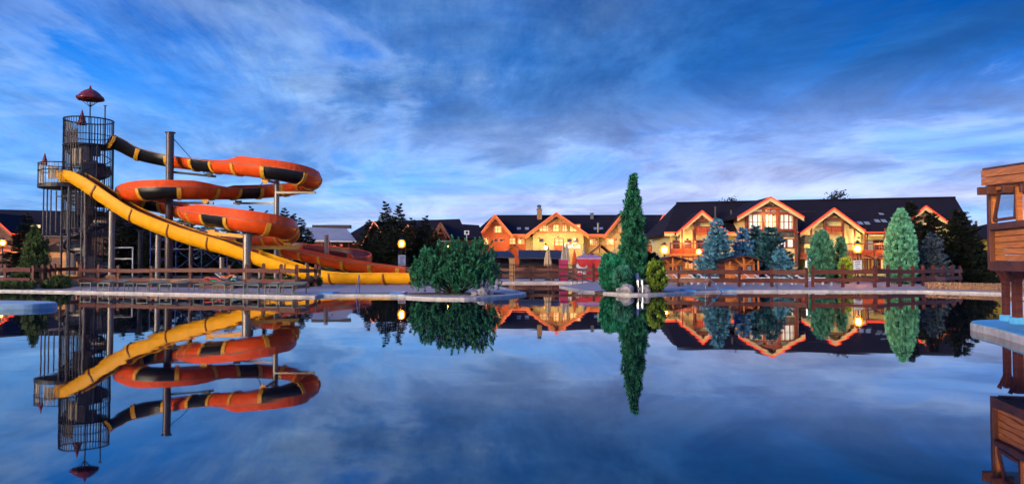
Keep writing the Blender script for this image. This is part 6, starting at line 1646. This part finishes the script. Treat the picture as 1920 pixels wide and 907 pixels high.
# low plants
for i, (px_, Y_, r_, h_, lm, lab) in enumerate(((113, 42.6, 0.55, 0.65, LM_olive, 'rounded dark shrub at the foot of the tower fence'), (18, 42.0, 0.6, 0.28, LM_olive, 'low spreading ground-cover juniper at far left'), (46, 41.8, 0.6, 0.28, LM_olive, 'low spreading ground-cover juniper by the fence corner'), (500, 46, 0.5, 0.5, LM_olive, 'small green shrub behind the plank fence, left one'), (545, 46.5, 0.6, 0.5, LM_olive, 'small green shrub behind the plank fence, middle one'), (588, 47.5, 0.5, 0.5, LM_olive, 'small green shrub behind the fence corner'), (610, 56, 0.7, 1.0, LM_olive, 'green shrub between yellow slide and red flume'), (40, 47, 0.9, 0.7, LM_olive, 'green shrub behind the left dark fence'), (92, 42.4, 0.35, 0.3, LM_olive, 'tiny green tuft at the fence corner post'))):
    plume_tree('shrub', lab, 'shrub', G(px_, Y_), h_, lambda t, r_=r_: r_ * math.sqrt(max(0.02, 1 - (abs(t - 0.3) / 0.75) ** 2)), 60, lm, 60, (0.15, 0.3), 0.12, (0.05, 0.12))
hedge = [(200, 560)]
# rocks
for i, (px_, Y_, s_, lab) in enumerate(((1176, 36.4, 0.36, 'large pale boulder at the foot of the tall juniper'), (1163, 36.6, 0.22, 'small pale rock left of the large boulder'), (1210, 36.9, 0.30, 'pale boulder behind the blue chair'), (905, 34.0, 0.26, 'pale rock under the right side of the pine bush'), (918, 34.3, 0.2, 'small pale rock at the right end of the pine bush'), (890, 33.9, 0.16, 'little rock beneath the pine bush, left of two others'), (1270, 49.5, 0.3, 'rock behind the fence below the left cabin'), (1285, 49.7, 0.26, 'smaller rock right of the one below the left cabin'))):
    a = random.Random(60 + i); b = MB(); vs_ = []; fs = []
    nu, nv = 10, 6
    for j in range(nv + 1):
        el_ = math.pi * j / nv
        for k in range(nu):
            t = 2 * math.pi * k / nu; r_ = s_ * (1 + a.uniform(-.18, .18)); vs_.append((X(px_, Y_, 540) + r_ * math.sin(el_) * math.cos(t), Y_ + r_ * 0.8 * math.sin(el_) * math.sin(t), DECK + s_ * 0.45 + r_ * 0.7 * math.cos(el_)))
    fs = [(j * nu + k, j * nu + (k + 1) % nu, (j + 1) * nu + (k + 1) % nu, (j + 1) * nu + k) for j in range(nv) for k in range(nu)]
    b.add(vs_, fs); tag(b.build('rock', M_rock), lab, 'rock')
# planting beds (bark mulch) under the bush and the junipers
M_mulch = mat('bark_mulch', (0.12, 0.085, 0.075), 0.95, 0.5, 9, 0.8)
for px_, Y_, rx_, ry_ in ((855, 35.3, 2.25, 1.35), (1190, 37.9, 1.9, 1.3)):
    b = MB(); c = G(px_, Y_, 540); b.prism([(c[0] + rx_ * math.cos(2 * math.pi * k / 28) * (1 + .05 * math.sin(5 * k)), c[1] + ry_ * math.sin(2 * math.pi * k / 28), DECK - 0.05) for k in range(28)], (0, 0, 0.075)); struct(b.build('planting_bed', M_mulch))
